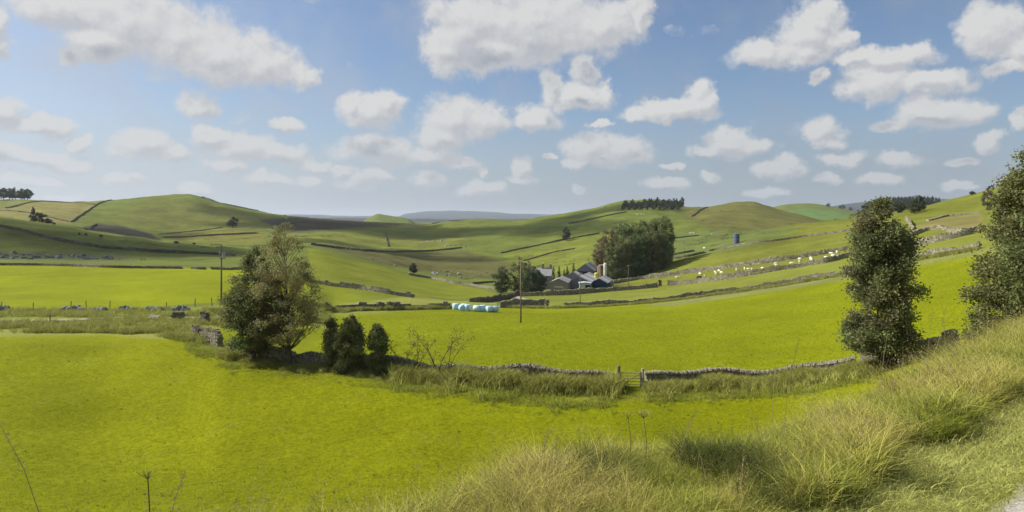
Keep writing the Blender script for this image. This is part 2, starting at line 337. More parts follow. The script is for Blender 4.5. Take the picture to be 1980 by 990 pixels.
def hit(px, y, a=15, b=12500):
    """first distance in [a,b] at which the land seen at column px reaches row y"""
    c = np.clip((px-pxc[0])/(pxc[1]-pxc[0]), 0, len(pxc)-1.001); j = int(c); f = c-j
    pr = YP[:, j]*(1-f)+YP[:, j+1]*f; ok = (Dn >= a) & (Dn <= b); d = Dn[ok]; p = pr[ok]
    k = np.where(p <= y)[0]
    if len(k) == 0: return float(d[np.argmin(p)])
    k = k[0]
    if k == 0: return float(d[0])
    t = (p[k-1]-y)/(p[k-1]-p[k]+1e-9); return float(d[k-1]+(d[k]-d[k-1])*t)
def spot(px, y, a=15, b=12500): return at(px, hit(px, y, a, b))
def path(pts, a=15, b=12500, step=4, smooth=5):
    p = np.array(pts, float); q = np.arange(p[0, 0], p[-1, 0]+.01, step) if p[-1, 0] > p[0, 0] else np.arange(p[0, 0], p[-1, 0]-.01, -step)
    s = np.sign(p[-1, 0]-p[0, 0]); y = np.interp(q*s, p[:, 0]*s, p[:, 1])
    d = np.array([hit(u, v, a, b) for u, v in zip(q, y)])
    if smooth > 1 and len(d) > smooth:
        k = smooth//2; e = np.pad(np.log(d), k, mode='edge'); d = np.exp(np.convolve(e, np.ones(smooth)/smooth, 'valid'))
    x = (q-990)/F*d
    return np.stack([x, d, ground(x, d)], 1)

# ---- what grows where: base colours of the fields, and hill shadow painted into them
G_NEAR = (.156, .174, .0030); G_FAR = (.150, .173, .0040); G_MID = (.145, .165, .026); G_HILL = (.100, .124, .023)
G_HAY = (.165, .155, .050); G_ROUGH = (.19, .205, .045); G_HEATH = (.075, .070, .028); G_DARK = (.040, .052, .016); G_BLUE = (.07, .085, .045)
PXA = np.broadcast_to(pxc, YP.shape)
col = np.zeros((NROW, NC, 3)); col[:] = G_HILL
Cf = col[:, :len(pxc)]; Df = DD[:, :len(pxc)]
def dline(i): return Dk[i][None, :]
def paint(mask, c, k=1.0):
    m = (mask*k)[..., None]; Cf[:] = Cf*(1-m)+np.array(c)*m
def soft(d, w): return np.clip(d/w+.5, 0, 1)
bandm = lambda i, j: soft(np.log(Df/dline(i)), .012)*soft(np.log(dline(j)/Df), .012)
def poly(pts, a, b, w=3):
    """soft mask of a field, outlined by its corners and distance range"""
    P = np.array(pts, float); n = len(P); x = PXA; y = YP; ins = np.zeros(x.shape, bool); dm = np.full(x.shape, 1e9)
    for i in range(n):
        x0, y0 = P[i]; x1, y1 = P[(i+1) % n]
        c = ((y0 > y) != (y1 > y)) & (x < (x1-x0)*(y-y0)/((y1-y0) or 1e-9)+x0); ins ^= c
        t = np.clip(((x-x0)*(x1-x0)+(y-y0)*(y1-y0))/((x1-x0)**2+(y1-y0)**2), 0, 1); dm = np.minimum(dm, np.hypot(x-x0-t*(x1-x0), y-y0-t*(y1-y0)))
    return soft(np.where(ins, dm, -dm), w)*((Df >= a) & (Df <= b))
paint((Df < 24)*1., (.16, .165, .05))
paint(soft(np.log(Df/(dline(2)*.93)), .08)*soft(np.log(dline(3)/Df), .02), G_NEAR)
paint(soft(np.log(Df/dline(3)), .02)*soft(np.log(dline(5)/Df), .02)*soft(PXA-640, 20), G_FAR)
paint(poly([(-320,655),(-320,598),(330,596),(420,590),(470,600),(640,606),(640,700),(420,672),(300,655),(200,648)], 60, 100, 6), G_ROUGH)
paint(poly([(390,640),(440,628),(640,635),(720,640),(720,712),(560,700),(430,682)], 50, 90, 5), G_FAR)
paint(bandm(5, 6)*soft(700-PXA, 400)*soft(840-PXA, 30), (.165, .190, .003))
paint(poly([(420,598),(600,600),(640,612),(870,596),(960,590),(960,574),(860,577),(780,574),(640,592),(500,590)], 95, 180, 4), G_ROUGH)
paint(poly([(596,478),(700,505),(850,540),(980,572),(870,578),(780,572),(690,556),(600,540)], 150, 310, 4), (.135, .155, .014))
paint(bandm(5, 6)*soft(PXA-980, 10), G_MID)
paint(bandm(6, 7)*soft(PXA-1190, 30), (.125, .140, .022))
paint(bandm(7, 8)*soft(PXA-1290, 80), (.120, .132, .020))
paint(poly([(1240,590),(1300,583),(1500,553),(1640,531),(1780,503),(1900,480),(2280,430),(2280,445),(1900,492),(1780,513),(1640,540),(1500,563),(1300,592)], 60, 150, 3), (.15,.165,.05))
paint(poly([(560,712),(700,722),(1000,748),(1200,757),(1400,750),(1600,735),(1600,752),(1400,770),(1200,775),(1000,768),(800,748)], 30, 60, 8), (.155, .170, .030), .8)
paint(poly([(1765,440),(1820,420),(1900,412),(1900,440),(1830,446)], 120, 260, 4), (.16, .145, .05))
paint(poly([(1790,412),(1830,385),(1960,345),(1960,412)], 150, 400, 3), (.12, .135, .02))
# the hills
paint(poly([(-320,412),(0,388),(130,391),(185,397),(140,431),(60,432),(0,420),(-320,405)], 430, 1000, 3), G_HAY)
paint(poly([(0,386),(215,387),(188,396),(75,389),(10,402),(-100,402)], 600, 1000, 3), (.13, .145, .035))
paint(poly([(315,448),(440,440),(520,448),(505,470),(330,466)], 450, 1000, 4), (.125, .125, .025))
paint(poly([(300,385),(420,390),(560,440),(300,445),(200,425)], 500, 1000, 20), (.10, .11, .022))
paint(poly([(160,440),(190,432),(240,438),(290,452),(315,466),(230,461),(170,450)], 430, 760, 3), (.040, .036, .026))  # hillside shadow patch painted dark into the ground colour
paint(poly([(500,425),(570,418),(700,426),(835,433),(760,438),(640,452),(560,450)], 600, 1000, 4), (.045, .040, .024))  # dark heath, with the cloud shadow over it put into the colour
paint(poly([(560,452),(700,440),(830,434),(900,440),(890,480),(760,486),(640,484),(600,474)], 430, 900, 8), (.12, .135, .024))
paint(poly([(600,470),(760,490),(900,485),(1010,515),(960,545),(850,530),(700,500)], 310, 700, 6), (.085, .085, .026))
paint(poly([(1155,452),(970,490),(1015,530),(1150,530),(1300,500),(1300,440)], 270, 700, 4), (.12, .14, .022))
paint(poly([(1330,402),(1370,400),(1440,388),(1520,410),(1620,430),(1400,452),(1320,420)], 500, 1000, 6), (.105, .105, .028))
paint(poly([(1300,450),(1560,440),(1450,478),(1300,500)], 250, 700, 8), (.095, .12, .032))
paint(poly([(1510,412),(1560,402),(1640,412),(1640,424),(1560,424)], 1300, 2000, 3), (.09, .15, .035))
paint(poly([(0,505),(0,486),(240,490),(260,507)], 220, 330, 6), (.09, .10, .04), .7)
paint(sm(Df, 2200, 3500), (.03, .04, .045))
col[:, len(pxc):] = np.where((Dn < 25)[:, None, None], np.array(G_ROUGH), np.array(G_HILL))
bld = np.linspace(0, 1, 12)
for k in range(12):
    col[:, len(pxc)+k] = Cf[:, -1]*(1-bld[k])+col[:, len(pxc)+k]*bld[k]; col[:, NC-1-k] = Cf[:, 0]*(1-bld[k])+col[:, NC-1-k]*bld[k]
# uneven sward: hue patches that belong to the grass itself
pv = 1+.10*waves(XA, YA, 60, 21)*sm(DD, 100, 300)+.05*waves(XA, YA, 14, 22)*(1-sm(DD, 200, 400))
col *= np.clip(pv, .6, 1.4)[..., None]

def ground_material():
    m = bpy.data.materials.new('grassland'); m.use_nodes = True; nt = m.node_tree; N = nt.nodes; L = nt.links
    b = N['Principled BSDF']; b.inputs['Roughness'].default_value = 1; b.inputs['Specular IOR Level'].default_value = .05
    a = N.new('ShaderNodeAttribute'); a.attribute_name = 'Col'
    tc = N.new('ShaderNodeTexCoord'); v = tc.outputs['Object']
    cd = N.new('ShaderNodeVectorMath'); cd.operation = 'LENGTH'; L.new(v, cd.inputs[0]); dist = cd.outputs['Value']
    def noise(s, d=5, r=.6, st=None):
        n = N.new('ShaderNodeTexNoise'); n.inputs['Scale'].default_value = s; n.inputs['Detail'].default_value = d; n.inputs['Roughness'].default_value = r
        if st:
            mp = N.new('ShaderNodeMapping'); mp.inputs['Scale'].default_value = st; L.new(v, mp.inputs[0]); L.new(mp.outputs[0], n.inputs['Vector'])
        else: L.new(v, n.inputs['Vector'])
        return n.outputs[0]
    def mr(s, a_, b_, c, d):
        q = N.new('ShaderNodeMapRange'); L.new(s, q.inputs[0])
        for k, x in zip((1, 2, 3, 4), (a_, b_, c, d)): q.inputs[k].default_value = x
        return q.outputs[0]
    def mul(x, y):
        q = N.new('ShaderNodeMath'); q.operation = 'MULTIPLY'; L.new(x, q.inputs[0]); L.new(y, q.inputs[1]); return q.outputs[0]
    f1 = mr(noise(.9, 6, .7), .3, .7, .90, 1.1); f2 = mr(noise(.045, 6, .65), .3, .7, .88, 1.12); f3 = mr(noise(5, 5, .7), .3, .7, .74, 1.26)
    dv = mul(mr(noise(.11, 9, .8), .3, .7, -.34, .34), mr(dist, 120, 320, .35, 1)); d1_ = N.new('ShaderNodeMath'); d1_.operation = 'ADD'; L.new(dv, d1_.inputs[0]); d1_.inputs[1].default_value = 1
    f = mul(mul(mul(f1, f2), f3), d1_.outputs[0])
    x = N.new('ShaderNodeMix'); x.data_type = 'RGBA'; x.blend_type = 'MULTIPLY'; x.inputs[0].default_value = 1; L.new(a.outputs[0], x.inputs[6]); L.new(f, x.inputs[7])
    # thin straw streaks and darker rank tufts
    y = N.new('ShaderNodeMix'); y.data_type = 'RGBA'; L.new(mr(noise(.35, 8, .75), .56, .72, 0, .30), y.inputs[0]); L.new(x.outputs[2], y.inputs[6]); y.inputs[7].default_value = (.16, .15, .05, 1)
    z = N.new('ShaderNodeMix'); z.data_type = 'RGBA'; L.new(mr(noise(1.7, 7, .8), .66, .78, 0, .4), z.inputs[0]); L.new(y.outputs[2], z.inputs[6]); z.inputs[7].default_value = (.085, .10, .010, 1)
    L.new(z.outputs[2], b.inputs['Base Color'])
    bp = N.new('ShaderNodeBump'); bp.inputs['Strength'].default_value = .8; bp.inputs['Distance'].default_value = .10; L.new(noise(3.2, 7, .75), bp.inputs['Height'])
    b2 = N.new('ShaderNodeBump'); b2.inputs['Strength'].default_value = .6; b2.inputs['Distance'].default_value = 2.2; L.new(noise(.05, 6, .7), b2.inputs['Height'])
    mm = N.new('ShaderNodeMath'); mm.operation = 'MULTIPLY'; L.new(mr(dist, 150, 500, 0, .6), b2.inputs['Strength'])
    L.new(bp.outputs[0], b2.inputs['Normal']); L.new(b2.outputs[0], b.inputs['Normal'])
    return m
V = np.stack([XA, YA, ZA], -1).reshape(-1, 3); V = np.vstack([V, [[0, 0, -1.62]]])
ii, jj = np.meshgrid(np.arange(NROW-1), np.arange(NC), indexing='ij'); j2 = (jj+1) % NC
Fq = np.stack([ii*NC+jj, ii*NC+j2, (ii+1)*NC+j2, (ii+1)*NC+jj], -1).reshape(-1, 4)
jn = np.arange(NC); Fc = np.stack([np.full(NC, NROW*NC), (jn+1) % NC, jn], 1)
Fall = np.vstack([Fq, np.stack([Fc[:, 0], Fc[:, 1], Fc[:, 2], Fc[:, 2]], 1)])
cc = np.vstack([col.reshape(-1, 3), [G_ROUGH]])
# inner fan as triangles
me = bpy.data.meshes.new('ground')
nq = len(Fq); me.vertices.add(len(V)); me.vertices.foreach_set('co', V.astype(np.float32).ravel())
li = np.concatenate([Fq[:, ::-1].ravel(), Fc[:, ::-1].ravel()]).astype(np.int32)
me.loops.add(len(li)); me.loops.foreach_set('vertex_index', li); me.polygons.add(nq+NC)
me.polygons.foreach_set('loop_start', np.concatenate([np.arange(0, nq*4, 4), nq*4+np.arange(0, NC*3, 3)]).astype(np.int32))
me.update(calc_edges=True); me.validate()
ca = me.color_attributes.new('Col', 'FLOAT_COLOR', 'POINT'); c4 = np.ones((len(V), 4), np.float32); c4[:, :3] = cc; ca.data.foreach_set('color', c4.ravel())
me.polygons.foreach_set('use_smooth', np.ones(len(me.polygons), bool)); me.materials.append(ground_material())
tag(link('ground', me), kind='structure')

# ------------------------------------------------------------------ materials
M = dict(
 stone=mat('limestone', (1, 1, 1), noise_s=5, amt=.35, bump=.04, attr=True),
 gravel=mat('pale_gravel', (.36, .34, .31), noise_s=38, amt=.45, bump=.012, bump_s=60),
 track=mat('farm_track', (.26, .25, .21), noise_s=1.5, amt=.3),
 wood=mat('weathered_wood', (.17, .14, .105), noise_s=12, amt=.35, bump=.01, stretch=(1, 1, .1)),
 gate=mat('bleached_gate_wood', (.30, .28, .24), noise_s=15, amt=.3),
 dark=mat('painted_interior_shade', (.012, .012, .014)),  # doorway panels: the shade inside is put into a near-black colour
 steel=mat('galvanised_steel', (.30, .31, .32), rough=.55, noise_s=3, amt=.2, metal=.3),
 bark=mat('bark', (.085, .070, .052), noise_s=9, amt=.4, bump=.02),
 leaf=mat('leaves', (1.35, 1.35, 1.3), rough=.6, attr=True, trans=.42, spec=.3),
 blade=mat('grass_blades', (1, 1, 1), rough=.7, attr=True, trans=.3, rnd=.25, spec=.1, up=.62),
 bale=mat('pale_blue_wrap', (.42, .60, .70), rough=.4, noise_s=3, amt=.2, bump=.02, spec=.4),
 wool=mat('fleece', (.72, .69, .58), noise_s=20, amt=.15),
 hide=mat('dark_hide', (.035, .028, .024)),
 face=mat('sheep_face', (.45, .42, .36)),
 sheet=mat('fibre_cement_roof', (.27, .27, .285), noise_s=1.2, amt=.3, rough=.85),
 sheet2=mat('pale_rooflight', (.44, .44, .44), noise_s=1, amt=.2, rough=.6),
 slate=mat('slate_roof', (.24, .24, .25), noise_s=2.5, amt=.3),
 clad=mat('grey_cladding', (.16, .16, .18), noise_s=1, amt=.2, rough=.7),
 clad_l=mat('pale_tin_cladding', (.38, .41, .43), noise_s=1, amt=.2, rough=.6),
 navy=mat('dark_blue_cladding', (.022, .042, .085), noise_s=1, amt=.3, rough=.6),
 silo=mat('cream_silo_paint', (.62, .60, .50), noise_s=1.5, amt=.2, rough=.5),
 rust=mat('rusty_orange_paint', (.42, .20, .12), noise_s=2, amt=.3),
 blue=mat('blue_grey_steel', (.095, .12, .21), noise_s=1, amt=.2, rough=.5, metal=.2),
 render=mat('stone_house_wall', (.22, .19, .16), noise_s=2, amt=.35),
 white=mat('white_paint', (.75, .73, .68)),
 glass=mat('window_glass', (.03, .035, .04), rough=.1, spec=.6),
 lime=mat('yellow_green_tank', (.42, .45, .10)),
)
# ------------------------------------------------------------------ paths
def ribbon(name, P, w0, w1, off, m, n=4):
    """a sheet draped on the ground along the line P, from w0 to w1 sideways"""
    P = np.array(P, float)[:, :2]; t = np.gradient(P, axis=0); t /= np.linalg.norm(t, axis=1)[:, None]; nrm = np.stack([t[:, 1], -t[:, 0]], 1)
    vs = []
    for k in range(n+1):
        q = P+nrm*(w0+(w1-w0)*k/n + (.07*np.sin(np.arange(len(P))*1.7+k)*(k in (0, n)) if abs(w1-w0) > 1 else 0))[:, None] if not np.isscalar(w0+(w1-w0)*k/n) else P+nrm*(w0+(w1-w0)*k/n+(.06*rng.standard_normal(len(P)) if k in (0, n) else 0*P[:, 0]))[:, None]
        vs.append(np.column_stack([q, ground(q[:, 0], q[:, 1])+off]))
    Vv = np.stack(vs, 1).reshape(-1, 3); L_ = len(P)
    fs = np.array([[i*(n+1)+k, i*(n+1)+k+1, (i+1)*(n+1)+k+1, (i+1)*(n+1)+k] for i in range(L_-1) for k in range(n)])
    return tag(link(name, mesh_data(name, Vv, fs[:, ::-1], m, True)), kind='structure')
TP = np.array(spot(1915, 990, 1.5, 12)[:2]); TD = np.array(spot(1982, 928, 1.5, 12)[:2])-TP; TD /= np.linalg.norm(TD)
tt = np.arange(-3.2, 24, .12)
ribbon('gravel_path', [TP+TD*t for t in tt], 0, 2.6, .02, M['gravel'], 24)
ribbon('farm_track', path([(-60,621),(60,620),(150,619),(250,614),(330,615),(430,615)], 66, 92, 3, 9), -1.1, 1.1, .07, M['track'], 8)
ribbon('farm_lane', path([(962,577),(985,572),(1012,580)], 170, 235, 2, 5), -1.6, 1.6, .15, M['track'], 4)

# ------------------------------------------------------------------ dry-stone walls
def stones_mesh(P, h, w, sl, sh, cope=True, gone=0., tint=1., hv=.2, lean=0):
    """courses of rough blocks along the ground line P"""
    seg = np.linalg.norm(np.diff(P[:, :2], axis=0), axis=1); s = np.concatenate([[0], np.cumsum(seg)]); T = s[-1]
    vs = []; cs = []; hv_w = rng.uniform(0, 6.28, 6)
    rows = max(1, round(h/sh))
    def put(c, tang, l, ww, hh, colr, tilt=0):
        n = len(c); base = np.array([[-1,-1,-1],[1,-1,-1],[1,1,-1],[-1,1,-1],[-1,-1,1],[1,-1,1],[1,1,1],[-1,1,1]], float)*.5
        b = base[None]+rng.uniform(-.10, .10, (n, 8, 3))
        b[..., 0] *= l[:, None]; b[..., 1] *= ww[:, None]; b[..., 2] *= hh[:, None]
        if tilt is not 0: b[..., 0] += b[..., 2]*tilt[:, None]
        nx = np.stack([tang[:, 1], -tang[:, 0]], 1)
        o = np.empty_like(b); o[..., 0] = c[:, None, 0]+b[..., 0]*tang[:, None, 0]+b[..., 1]*nx[:, None, 0]
        o[..., 1] = c[:, None, 1]+b[..., 0]*tang[:, None, 1]+b[..., 1]*nx[:, None, 1]; o[..., 2] = c[:, None, 2]+b[..., 2]
        vs.append(o.reshape(-1, 3)); cs.append(np.repeat(colr, 8, axis=0))
    for r in range(rows+(1 if cope else 0)):
        top = r == rows; L_ = sl*(.42 if top and sl < .8 else 1)
        q = []; x = rng.uniform(0, L_)
        while x < T: q.append(x); x += L_*rng.uniform(.75, 1.25)
        q = np.array(q)
        if len(q) == 0: continue
        hh = 1+hv*(np.sin(q*.35/sl*.4+hv_w[0])+.7*np.sin(q*.9/sl*.4+hv_w[1])+.5*np.sin(q*2.3/sl*.4+hv_w[2]))
        if gone: 
            gp = np.sin(q/(h*6)+hv_w[3])+.6*np.sin(q/(h*2.3)+hv_w[4]); hh = hh*np.clip(1.1-gone*(gp+.6), .1, 1.1); q = q[hh*rows > r-.3]; hh = hh[:0] if len(q) == 0 else 1+0*q
            if len(q) == 0: continue
        x = np.interp(q, s, P[:, 0]); y = np.interp(q, s, P[:, 1]); z = np.interp(q, s, P[:, 2])
        x2 = np.interp(q+.3, s, P[:, 0]); y2 = np.interp(q+.3, s, P[:, 1]); x1 = np.interp(q-.3, s, P[:, 0]); y1 = np.interp(q-.3, s, P[:, 1])
        tg = np.stack([x2-x1, y2-y1], 1); tg /= np.linalg.norm(tg, axis=1)[:, None]+1e-9
        n = len(q); sz = h/rows; k = rng.uniform(.72, 1.3, (n, 1)); cold = np.array([[.20, .185, .135]])*k*tint*(1+rng.uniform(-.06, .06, (n, 3)))
        if top:
            put(np.stack([x, y, z+h*hh+sh*.45], 1), tg, np.full(n, L_*.8), w*.72*rng.uniform(.7, 1.1, n), sh*1.5*rng.uniform(.6, 1.25, n), cold*1.12, rng.uniform(-.5, .5, n))
        else:
            put(np.stack([x, y, z+(r+.42)*sz*hh-.04], 1), tg, L_*rng.uniform(.85, 1.12, n), (w*(1-.25*r/rows))*rng.uniform(.88, 1.12, n), sz*hh*rng.uniform(.95, 1.18, n), cold)
    if not vs: return None
    Vv = np.vstack(vs); n = len(Vv)//8; f = np.array([(0,3,2,1),(4,5,6,7),(0,1,5,4),(1,2,6,5),(2,3,7,6),(3,0,4,7)])
    return Vv, (f[None]+np.arange(n)[:, None, None]*8).reshape(-1, 4), np.vstack(cs)
def wall(label, P, h=1.15, w=.6, sl=.4, sh=.19, cope=True, gone=0., tint=1., singles=0, group=None, name='drystone_wall', hv=.2):
    if singles:
        root = empty(name, P[len(P)//2]); tag(root, label, 'wall', group); P0 = P-P[len(P)//2]
        # the single cope stones, standing on edge along the top
        seg = np.linalg.norm(np.diff(P0[:, :2], axis=0), axis=1); s = np.concatenate([[0], np.cumsum(seg)])
        base = [cope_proto() for _ in range(6)]
        st = s[-1]/singles; q = st*.5
        while q < s[-1]:
            x, y, z = (np.interp(q, s, P0[:, k]) for k in range(3)); x2, y2 = np.interp(q+.3, s, P0[:, 0]), np.interp(q+.3, s, P0[:, 1])
            hh = 1+hv*(math.sin(q*.5)+.6*math.sin(q*1.3+1))
            o = link('coping_stone', random.choice(base), root, (x, y, z+h*hh+.02), math.atan2(y2-y, x2-x)+random.uniform(-.2, .2), random.uniform(.72, 1.2)); o.rotation_euler[1] = random.uniform(-.45, .45)
            q += st*random.uniform(.7, 1.3)
        r = stones_mesh(P0, h, w, sl, sh, False, 0, tint, 0)
        # follow the same rise and fall as the copes
        v = r[0]; k = len(v)//8; cx = v.reshape(k, 8, 3).mean(1)
        i = np.argmin((cx[:, None, 0]-P0[None, :, 0])**2+(cx[:, None, 1]-P0[None, :, 1])**2, axis=1); gq = s[i]; f = 1+hv*(np.sin(gq*.5)+.6*np.sin(gq*1.3+1))
        v[:, 2] = P0[i.repeat(8), 2]+(v[:, 2]-P0[i.repeat(8), 2])*f.repeat(8)
        tag(link('wall_stones', mesh_data('wall_stones', v, r[1], M['stone'], False, r[2]), root), kind='stuff'); return root
    r = stones_mesh(P, h, w, sl, sh, cope, gone, tint, hv)
    return tag(link(name, mesh_data(name, r[0], r[1], M['stone'], False, r[2])), label, 'wall', group)
def cope_proto():
    n = 7; v = []
    for s_ in (-1, 1):
        for k in range(n):
            a = math.pi*k/(n-1); v.append((s_*.055+rng.uniform(-.02, .02), .22*math.cos(a)*rng.uniform(.85, 1.1), .17*math.sin(a)**.6*rng.uniform(.8, 1.15)-.02))
    f = [tuple(range(n)), tuple(range(2*n-1, n-1, -1))]+[(k, n+k, n+(k+1) % n, (k+1) % n)[::-1] for k in range(n)]
    k = rng.uniform(.85, 1.35)
    return mesh_data('coping_stone', v, f, M['stone'], False, np.tile(np.array([.185, .17, .125])*k, (2*n, 1)))
def fline(i, a, b, step=4, k=1.):
    """ground line along feature line i between two photograph columns"""
    q = np.arange(a, b+.01, step); d = np.interp(q, pxc, Dk[i])*k; x = (q-990)/F*d
    return np.stack([x, d, ground(x, d)], 1)
wall('long grey dry-stone wall running from the dark bushes to the wooden gatepost', fline(3, 640, 1190, 4), singles=230, h=.9, w=.55, sl=.34, sh=.17)
wall('grey dry-stone wall from the field gate right to the leafy roadside tree', fline(3, 1246, 1655, 4), singles=190, h=.7, w=.55, sl=.34, sh=.17)
wall('short dark stretch of dry-stone wall right of the leafy roadside tree', fline(3, 1665, 1850, 4), h=1.1, w=.6, sl=.34, sh=.17, gone=.35)
wall('shaded low stone wall under the two birch trees', fline(3, 478, 640, 3), h=1.0, w=.6, sl=.36, sh=.18, tint=.8)  # shade of the birches put into the darker stone tint
wall('tumbled pale stone wall left of the birch trees below the farm track', path([(372,652),(395,658),(428,672)], 50, 75, 3, 3), h=.9, w=.55, sl=.34, sh=.17, tint=.8)
wall('broken stub of stone wall at the left foot of the birches', path([(446,676),(462,684),(480,694)], 48, 62, 3, 3), h=.8, w=.6, sl=.4, sh=.2, gone=.3)
wall('weedy stone wall from the birches to the wrapped bales', fline(5, 628, 868, 4), h=1.15, w=.7, sl=.55, sh=.28, gone=.25, tint=.75)
wall('thin stone wall crossing the pale field behind the birches', path([(600,546),(640,553),(700,560),(760,570),(800,576)], 120, 200), h=1.0, w=.6, sl=.7, sh=.35, gone=.3)
wall('dark stone wall curving from behind the bales up to the farm lane', path([(908,584),(935,585),(960,582),(985,577),(1005,570)], 150, 215, 3, 5), h=1.05, w=.7, sl=.6, sh=.3, tint=.6)
wall('stone wall along the farmyard front from the lane to the right end stop', path([(1008,573),(1040,572),(1100,570),(1180,563),(1273,554)], 150, 214), h=.95, w=.7, sl=.7, sh=.4)
wall('lower stone wall of the sheep strip on the right', path([(1291,552),(1330,549),(1400,541),(1500,524),(1600,508),(1640,498),(1700,486),(1765,478),(1830,464),(1890,450)], 120, 230), h=1.0, w=.75, sl=.7, sh=.38)
wall('upper stone wall of the sheep strip on the right', path([(1185,549),(1240,540),(1300,533),(1400,519),(1500,506),(1580,494),(1640,482)], 160, 300), h=.95, w=.75, sl=.8, sh=.4)
wall('low field wall with a pillar end right of the wrapped bales', path([(966,595),(1000,594),(1056,592)], 120, 170), h=1.25, w=.6, sl=.55, sh=.28)
wall('long stone wall along the top of the bright green field', fline(5, 1090, 1895, 4), h=.85, w=.65, sl=.5, sh=.27)
wall('crumbling pale stone wall high on the right slope', path([(1762,458),(1790,446),(1822,441),(1845,452),(1870,451),(1895,447)], 140, 240, 3, 7), h=1.0, w=.9, sl=.6, sh=.3, gone=.3, tint=1.2)
wall('pale stone wall climbing beside the bushes on the right slope', path([(1752,424),(1757,430),(1762,440),(1766,448)], 170, 300, 1, 9), h=.9, w=.6, sl=.6, sh=.3, tint=1.4)
def rock_mesh(n, sx, sy, s0, s1, tn=1.):
    vs = []; fs = []; cs = []
    for k in range(n):
        x, y = rng.normal(0, sx), rng.normal(0, sy); s = rng.uniform(s0, s1); m = len(vs)*9
        b = np.array([[-1,-.8,-.3],[1,-.9,-.3],[1.1,.8,-.3],[-.9,.9,-.3],[-.7,-.5,.6],[.7,-.6,.5],[.6,.5,.7],[-.6,.6,.55],[0,0,.85]])*s*rng.uniform(.7, 1.3, (9, 3))
        a = rng.uniform(0, 3); R_ = np.array([[math.cos(a), -math.sin(a), 0], [math.sin(a), math.cos(a), 0], [0, 0, 1]]); vs.append(b@R_.T+[x, y, 0])
        fs += [[m+i for i in q] for q in ((0,1,5,4),(1,2,6,5),(2,3,7,6),(3,0,4,7))]+[[m+4,m+5,m+8,m+8],[m+5,m+6,m+8,m+8],[m+6,m+7,m+8,m+8],[m+7,m+4,m+8,m+8]]
        cs.append(np.tile(np.array([.17, .18, .18])*tn*rng.uniform(.7, 1.3), (9, 1)))
    f3 = [q[:3] if q[2] == q[3] else q for q in fs]
    return np.vstack(vs), f3, np.vstack(cs)
HW = [ # hillside walls: label, points, near, far, height, tint
 ('dark wall climbing the far left hillside to its crest', [(138,431),(152,420),(165,412),(180,401),(192,394),(205,389),(216,387)], 430, 1000, 1.9, .45),
 ('thin wall across the yellow field behind the dark thorn bushes', [(0,407),(30,409),(60,412),(100,422),(136,430)], 430, 1000, 1.6, .6),
 ('slanting wall in the uppermost left hay field', [(12,403),(35,398),(55,392),(80,389)], 430, 1000, 1.6, .6),
 ('wall under the skyline of the far left hay field', [(80,389),(120,391),(150,393),(187,396)], 600, 1000, 1.8, .6),
 ('long dark wall sweeping down the shaded slope at far left', [(-60,430),(0,439),(50,449),(100,463),(150,473),(200,480),(250,484),(300,488),(380,491),(455,495)], 220, 420, 2.1, .38),
 ('dark wall crossing the hill foot near the lone hillside tree', [(316,460),(360,459),(420,455),(500,451)], 430, 900, 1.9, .4),
 ('faint upper wall on the left hill below the lone tree', [(306,454),(345,450),(390,446),(430,440)], 430, 900, 1.3, .7),
 ('wall following the right shoulder of the big left hill', [(388,381),(400,384),(420,391.5),(440,396),(470,402),(500,408)], 700, 960, 1.9, .4),
 ('short wall beside the painted shadow patch on the left hill', [(166,447),(175,441),(188,433)], 400, 800, 1.6, .45),
 ('dark wall along the bottom of the green hill behind the birches', [(604,474),(650,480),(700,485),(760,488),(830,486),(892,480)], 320, 700, 1.9, .4),
 ('short upright wall on the green hill behind the birches', [(742,450),(747,462),(753,484)], 320, 800, 1.6, .6),
 ('dark wall rising past the lone tree right of the valley', [(968,490),(1000,483),(1040,475),(1090,464),(1130,457),(1158,452)], 280, 700, 1.8, .42),
 ('short wall in the field above the farmhouse', [(1012,505),(1040,497),(1070,488),(1112,481)], 250, 700, 1.3, .55),
 ('dark wall on the hill left of the ridge plantation', [(1100,433),(1140,425),(1180,416),(1212,410)], 450, 1000, 1.8, .45),
 ('short dark wall dropping from the skyline right of the plantation', [(1338,421),(1346,413),(1356,405),(1370,400)], 450, 1000, 1.8, .45),
 ('short wall with white stones right of the beech clump', [(1296,463),(1320,459),(1352,456)], 320, 600, 1.3, .6),
 ('upper of two short walls running off the beech clump', [(1297,495),(1315,491),(1342,486)], 240, 500, 1.4, .6),
 ('lower of two short walls running off the beech clump', [(1297,503),(1330,497),(1364,489)], 230, 500, 1.5, .55),
 ('scree-edged wall along the far rim of the pale field', [(788,531),(830,538),(880,548),(930,556),(962,560)], 220, 420, 1.4, .8),
 ('short dark wall in the meadow left of the farm trees', [(916,549),(935,547),(957,546)], 220, 420, 1.3, .5),
 ('ruined wall line across the right slope below the blue silo', [(1370,486),(1430,475),(1500,466),(1560,457),(1600,452),(1660,444)], 180, 420, 1.1, .75),
 ('dark wall along the top edge of the bright left field', [(-60,512),(0,513),(60,513),(140,515),(220,518),(300,519),(352,520)], 180, 230, 1.15, .7),
 ('stub of wall just left of the electricity pole', [(373,520),(385,521),(398,521)], 180, 230, 1.15, .7),
 ('wall piece behind the electricity pole', [(408,521),(440,522),(475,520)], 180, 230, 1.15, .7),
 ('skyline wall on the hill right of the distant blue ridge', [(836,433),(850,430),(870,428),(900,426)], 700, 1000, 1.7, .45),
 ('thin wall on the bank above the crumbling pale wall', [(1792,428),(1830,418),(1860,416),(1895,412)], 170, 320, .8, 1.0),
]
